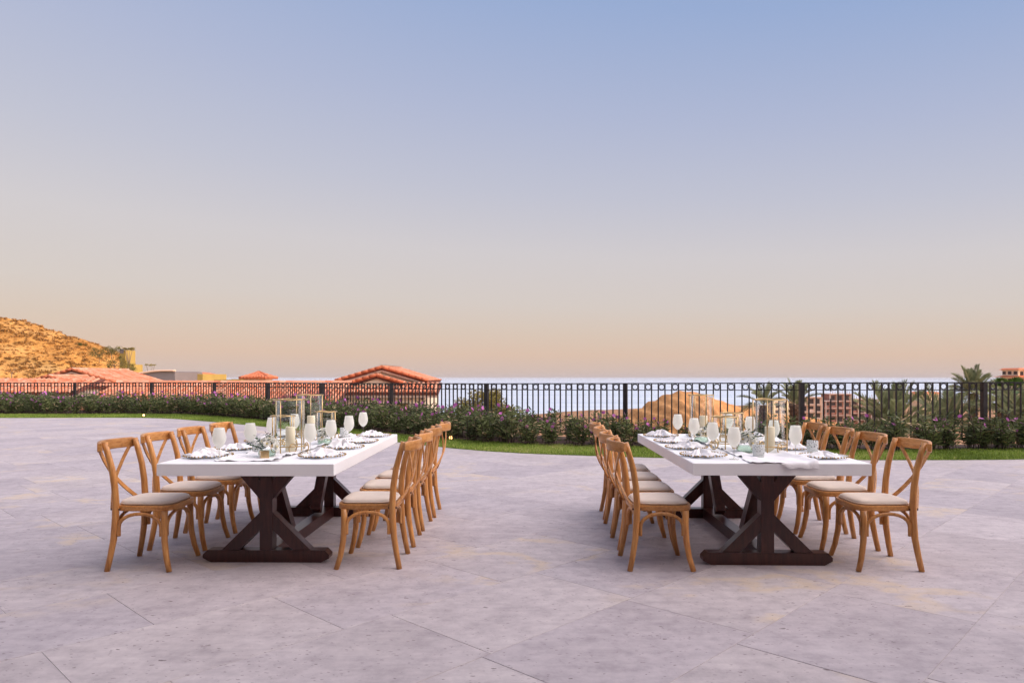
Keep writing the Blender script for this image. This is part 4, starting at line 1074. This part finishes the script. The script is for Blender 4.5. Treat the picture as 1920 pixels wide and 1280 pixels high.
runner('table_runner', 'crumpled white gauze runner hanging over the end of its table', BX + 0.02, BY0 - 0.055, 7.05, YAW_B, BY0 - 0.003, 8)

# charger plates
def plate_proto():
    t = thing('charger_plate', 'x', 'plate', (0, 0, 0), 0, 'bead-rimmed charger plates')
    b = MB(); b.lathe([(0.001, .004), (.09, .004), (.11, .006), (.145, .016), (.163, .0185)], 40); b.build('dish', M['plate_glass'], t)
    b = MB()
    for k in range(40): a = 2 * PI * k / 40; b.ball((.1655 * math.cos(a), .1655 * math.sin(a), .0185), .0062, 6, 4)
    o = b.build('bead_rim', M['goldbead'], t); o['kind'] = 'stuff'
    return t
pl0 = plate_proto()
# gathered napkins
def napkin_mesh(seed):
    rr = random.Random(seed); b = MB(); nr, na = 16, 56; ph = [rr.uniform(0, 6.28) for _ in range(6)]; k1, k2 = rr.choice((5, 6, 7)), rr.choice((9, 11, 12)); ex = rr.uniform(1.0, 1.35); rot = rr.uniform(0, 3.14)
    for i in range(nr + 1):
        q = i / nr
        for j in range(na):
            a = 2 * PI * j / na
            r = 0.118 * q * (1 + 0.20 * q * math.sin(k1 * a + ph[0]) + 0.10 * math.sin(2 * a + ph[1]))
            z = 0.058 * (1 - q) ** 0.7 * (0.62 + 0.38 * math.sin(3 * a + ph[2] + 3 * q)) + 0.030 * q * (1 - q * 0.45) * (0.5 + 0.5 * math.sin(k2 * a + ph[3] + 2.2 * math.sin(5 * q + ph[4]))) + 0.014 * math.sin(k1 * a * 2 + 9 * q + ph[5]) * q * (1 - q)
            x, y = r * math.cos(a) * ex, r * math.sin(a) / ex
            x, y = x * math.cos(rot) - y * math.sin(rot), x * math.sin(rot) + y * math.cos(rot)
            b.v.append((x + 0.015 * fbm(x * 20, y * 20 + seed, 1, 2), y, max(0.002, z) + 0.0045))
    for i in range(nr):
        for j in range(na): l = (j + 1) % na; b.f.append((i * na + j, i * na + l, i * na + na + l, i * na + na + j)); b.sm.append(True); b.t.append(0)
    me = b.mesh('napkin', M['cloth']); return me
naps = [napkin_mesh(s) for s in range(1, 7)]
def goblet_proto():
    t = thing('goblet', 'x', 'goblet', (0, 0, 0), 0, 'frosted white goblets')
    b = MB(); b.lathe([(.0045, .083), (.012, .087), (.026, .100), (.039, .120), (.0455, .142), (.0455, .160), (.0415, .188), (.036, .213), (.0335, .226), (.0322, .226)], 28); b.build('bowl', M['frost'], t)
    b = MB(); b.lathe([(.001, 0.0), (.034, 0.0), (.034, .0018), (.016, .005), (.006, .011), (.0038, .022), (.0036, .05), (.0042, .078), (.0048, .0835)], 20); b.build('stem', M['frost_stem'], t)
    return t
M['frost_stem'] = m_glass('stem_glass', (0.93, 0.93, 0.90), 0.5, 0.15)
gb0 = goblet_proto()
def tumbler_proto():
    b = MB(); b.lathe([(.001, 0), (.034, 0), (.040, .012), (.042, .05), (.041, .093), (.0385, .093), (.039, .05), (.036, .014), (.001, .010)], 24); return b.mesh('cut_glass_tumbler', M['cut_glass'])
tm0 = tumbler_proto()
def place(proto, first, loc, rz=0):
    o = proto if first else copy_tree(proto); o.location = loc; o.rotation_euler.z = rz; return o
PLATES = {('A', -1): [(-2.19, 5.12), (-2.20, 5.66), (-2.19, 6.27), (-2.18, 6.88)], ('A', 1): [(-1.372, 5.13), (-1.365, 5.74), (-1.35, 6.27), (-1.34, 6.88)],
          ('B', -1): [(1.395, 5.17), (1.405, 5.72), (1.425, 6.28), (1.44, 6.86)], ('B', 1): [(2.235, 5.08), (2.24, 5.67), (2.26, 6.26), (2.275, 6.84)]}
GOBS = {('A', -1): [(-2.035, 4.93), (-2.0, 5.42), (-2.085, 6.16), (-2.06, 6.72)], ('A', 1): [(-1.525, 5.36), (-1.48, 5.80), (-1.475, 6.42), (-1.475, 7.03)],
        ('B', -1): [(1.562, 4.99), (1.556, 5.50), (1.555, 6.06), (1.556, 6.66)], ('B', 1): [(2.058, 5.15), (2.13, 5.77), (2.115, 6.30), (2.075, 6.80)]}
first = True; fg = True
for key, lst in PLATES.items():
    for i, (x, y) in enumerate(lst):
        where = f'{TABN[key[0]]}, {SIDE[key]}, {PLACE[i]}'
        p = place(pl0, first, (x, y, ZT + 0.0006)); p['label'] = f'gold-beaded charger plate, {where}'; first = False
        o = tag(obj('napkin', random.choice(naps), None, (x + jr.uniform(-.02, .02), y + jr.uniform(-.02, .02), ZT + 0.0006), jr.uniform(0, 6.28)), f'white gathered napkin, {where}', 'napkin', 'gathered white napkins')
        o.scale = (1.0, 1.0, jr.uniform(0.85, 1.25))
for key, lst in GOBS.items():
    for i, (x, y) in enumerate(lst):
        g = place(gb0, fg, (x, y, ZT + 0.0006)); fg = False
        g['label'] = f'frosted white goblet, {TABN[key[0]]}, {SIDE[key]}, {PLACE[i]}'
for x, y, lab in [(-1.60, 6.77, 'cut-glass tumbler between goblets at the hedge end of the gold-block table'), (-1.665, 6.22, 'cut-glass tumbler beside the low round lantern on the gold-block table'),
                  (1.772, 5.10, 'cut-glass tumbler at the front of the hanging-runner table beside the tall lantern'), (2.30, 5.43, 'cut-glass tumbler between two plates of the hanging-runner table'),
                  (-1.955, 5.45, 'cut-glass tumbler next to the flower bowl on the gold-block table')]:
    tag(obj('cut_glass_tumbler', tm0, None, (x, y, ZT + 0.0006)), lab, 'tumbler', 'cut-glass tumblers')

# lanterns
def lantern(label, x, y, H, R, rz=0.0, seed=1):
    t = thing('lantern', label, 'lantern', (x, y, ZT + 0.0006), rz, 'gold lanterns'); rr = random.Random(seed); n = 36; g = 0.0048
    b = MB(); b.tube([(R * math.cos(2 * PI * k / n), R * math.sin(2 * PI * k / n), H - g + 0.002 * math.sin(5 * 2 * PI * k / n)) for k in range(n)], g, 8, True); b.build('top_ring', M['gold'], t)
    b = MB(); b.tube([(R * math.cos(2 * PI * k / n), R * math.sin(2 * PI * k / n), 0.052) for k in range(n)], g * 0.9, 8, True); b.build('base_ring', M['gold'], t)
    for k in range(4):
        a = PI / 4 + k * PI / 2 + rr.uniform(-.25, .25); c = Vector((R * math.cos(a), R * math.sin(a), 0))
        MB().tube([c + Vector((0, 0, g)), c + Vector((0, 0, H - g))], g, 8).build('rod', M['gold'], t)
        a2 = a + 0.75; m = MB(); r2 = 0.034; c2 = Vector((R * 0.97 * math.cos(a2), R * 0.97 * math.sin(a2), r2 + g)); tg = Vector((-math.sin(a2 + .5), math.cos(a2 + .5), 0))
        m.tube([c2 + tg * r2 * math.cos(2 * PI * q / 16) + Vector((0, 0, r2 * math.sin(2 * PI * q / 16))) for q in range(16)], g * 0.9, 6, True); m.build('foot_loop', M['gold'], t)
    r = R * 0.86
    b = MB(); b.lathe([(r, 0.004), (r, H - 0.012), (r - .002, H - 0.012)], 40); b.build('glass_cylinder', M['glass'], t)
    return t
def candle(label, x, y, h=0.185, r=0.036, z=0.0):
    t = thing('pillar_candle', label, 'candle', (x, y, ZT + z), 0, 'ivory pillar candles')
    b = MB(); b.lathe([(.001, 0), (r, 0), (r, h - .004), (r - .004, h), (r - .01, h - .003), (.001, h - .006)], 28); b.build('wax', M['wax'], t)
    MB().tube([(0, 0, h - .006), (.001, 0, h + .008)], .0014, 6).build('wick', M['wick'], t)
lantern('tall gold lantern with a candle on the gold-block table, beside the flower bowl', -1.706, 5.46, .41, .125, 0.35, 1)
lantern('tall gold lantern towards the hedge end of the gold-block table', -1.935, 6.80, .41, .125, 0.8, 2)
lantern('low gold lantern behind the tall one near the flower bowl', -1.872, 5.80, .265, .098, 0.2, 3)
lantern('low gold lantern on the gold-block table between tumbler and hedge end', -1.705, 6.50, .265, .098, 0.6, 4)
lantern('tall gold lantern with a candle at the front of the hanging-runner table', 1.984, 5.46, .41, .125, 0.15, 5)
lantern('tall gold lantern towards the hedge end of the hanging-runner table', 1.812, 6.80, .41, .118, 0.9, 6)
lantern('low gold lantern on the hanging-runner table beside its front flower bowl', 1.700, 5.68, .265, .098, 0.5, 7)
lantern('low gold lantern in the middle of the hanging-runner table', 1.940, 6.25, .265, .098, 0.1, 8)
candle('ivory candle inside the tall lantern beside the flower bowl', -1.706, 5.46, .195, .036, 0.0026)
candle('ivory candle inside the tall lantern at the hedge end of the gold-block table', -1.925, 6.80, .205, .038, 0.0026)
candle('ivory candle inside the tall lantern at the front of the hanging-runner table', 1.984, 5.46, .195, .037, 0.0026)
candle('ivory candle inside the tall lantern at the hedge end of the hanging-runner table', 1.835, 6.80, .205, .038, 0.0026)

# flowers
def bloom_mesh(seed, r=0.03):
    rr = random.Random(seed); b = MB()
    for ring, (n, e, L) in enumerate(((7, 0.35, r), (6, 0.75, r * .85), (5, 1.15, r * .65))):
        for k in range(n):
            a = 2 * PI * (k + ring * .5) / n + rr.uniform(-.15, .15); d = Vector((math.cos(a) * math.cos(e), math.sin(a) * math.cos(e), math.sin(e))); s = Vector((-math.sin(a), math.cos(a), 0)) * L * .42
            m = d * L * .6 + Vector((0, 0, -.1 * L)); b.add([Vector((0, 0, 0)), m + s, d * L + s * .4, d * L - s * .4, m - s], [(0, 1, 2, 3, 4)])
    return b.mesh('bloom', M['petal'])
blooms = [bloom_mesh(s) for s in range(4)]
ce = MB(); ce.ball((0, 0, .006), .006, 8, 5); ce = ce.mesh('flower_centre', M['pollen'])
def flowers(label, x, y, scale=1.0, seed=1, nb=11, lift=0.0):
    rr = random.Random(seed); rng = np.random.default_rng(seed); t = thing('flower_bowl', label, 'flowers', (x, y, ZT + 0.0006 + lift), rr.uniform(0, 6), 'bowls of white flowers'); t.scale = (scale,) * 3
    b = MB(); b.lathe([(.001, 0), (.035, 0), (.058, .012), (.063, .028), (.058, .044), (.050, .052), (.047, .050), (.054, .042), (.058, .028), (.053, .015), (.032, .004), (.001, .004)], 28); b.build('bowl', M['green_glass'], t)
    c_, d_ = [], []
    for i in range(nb):
        a = i * 2.399; q = (i + .5) / nb; e = 1.4 - 1.2 * q; d = Vector((math.cos(a) * math.cos(e), math.sin(a) * math.cos(e), math.sin(e))); p = Vector((0, 0, .055)) + d * .075 * rr.uniform(.8, 1.15)
        o = obj('bloom', blooms[i % 4], t, p); o.rotation_euler = d.to_track_quat('Z', 'Y').to_euler(); s = rr.uniform(.85, 1.35); o.scale = (s, s, s); obj('flower_centre', ce, o, (0, 0, .003))
    for i in range(12):                           # leafy sprigs
        a = rr.uniform(0, 6.28); e = rr.uniform(.1, 1.1); d = np.array([math.cos(a) * math.cos(e), math.sin(a) * math.cos(e), math.sin(e)])
        for k in range(9):
            p = np.array([0, 0, .05]) + d * (.04 + .0125 * k); sd = np.cross(d, [0, 0, 1.0]); c_.append(p + sd * (.010 if k % 2 else -.010)); d_.append(d * .6 + sd * (1 if k % 2 else -1) + rng.normal(0, .2, 3))
    c_, d_ = np.array(c_), np.array(d_); n = len(c_)
    obj('sprigs', quads_np('sprigs', leaf_quads(c_, d_, .034, .011, rng), M['leaf_dark'], rng.uniform(0, .8, n)), t)
flowers('green glass bowl of white flowers beside the gold block', -1.775, 5.14, 1.0, 1)
flowers('bowl of white flowers between lanterns on the gold-block table', -1.60, 6.06, .95, 2)
flowers('green glass bowl of white flowers beside the tall lantern on the hanging-runner table', 1.785, 5.42, 1.1, 3, 13)
flowers('bowl of white flowers towards the hedge end of the hanging-runner table', 1.66, 6.22, 1.0, 4)
b = MB(); b.box(-.028, .028, -.028, .028, 0, .058)
gbk = tag(b.build('gold_block', M['gold'], None, (-1.752, 5.02, ZT + 0.0006)), 'small square gold block standing on the table in front of the flower bowl', 'block'); gbk.rotation_euler.z = 0.5

# sea air
hz = bpy.data.materials.new('sea_haze'); hz.use_nodes = True; hz.node_tree.nodes.clear()
o_ = hz.node_tree.nodes.new('ShaderNodeOutputMaterial'); v_ = hz.node_tree.nodes.new('ShaderNodeVolumePrincipled')
v_.inputs['Color'].default_value = (0.60, 0.59, 0.61, 1); v_.inputs['Density'].default_value = 5e-5; v_.inputs['Anisotropy'].default_value = 0.0
hz.node_tree.links.new(v_.outputs[0], o_.inputs['Volume'])
hb = MB().box(-41000, 41000, -120, 27000, -46, 34).mesh('haze', hz)
struct('haze', hb, 'stuff')
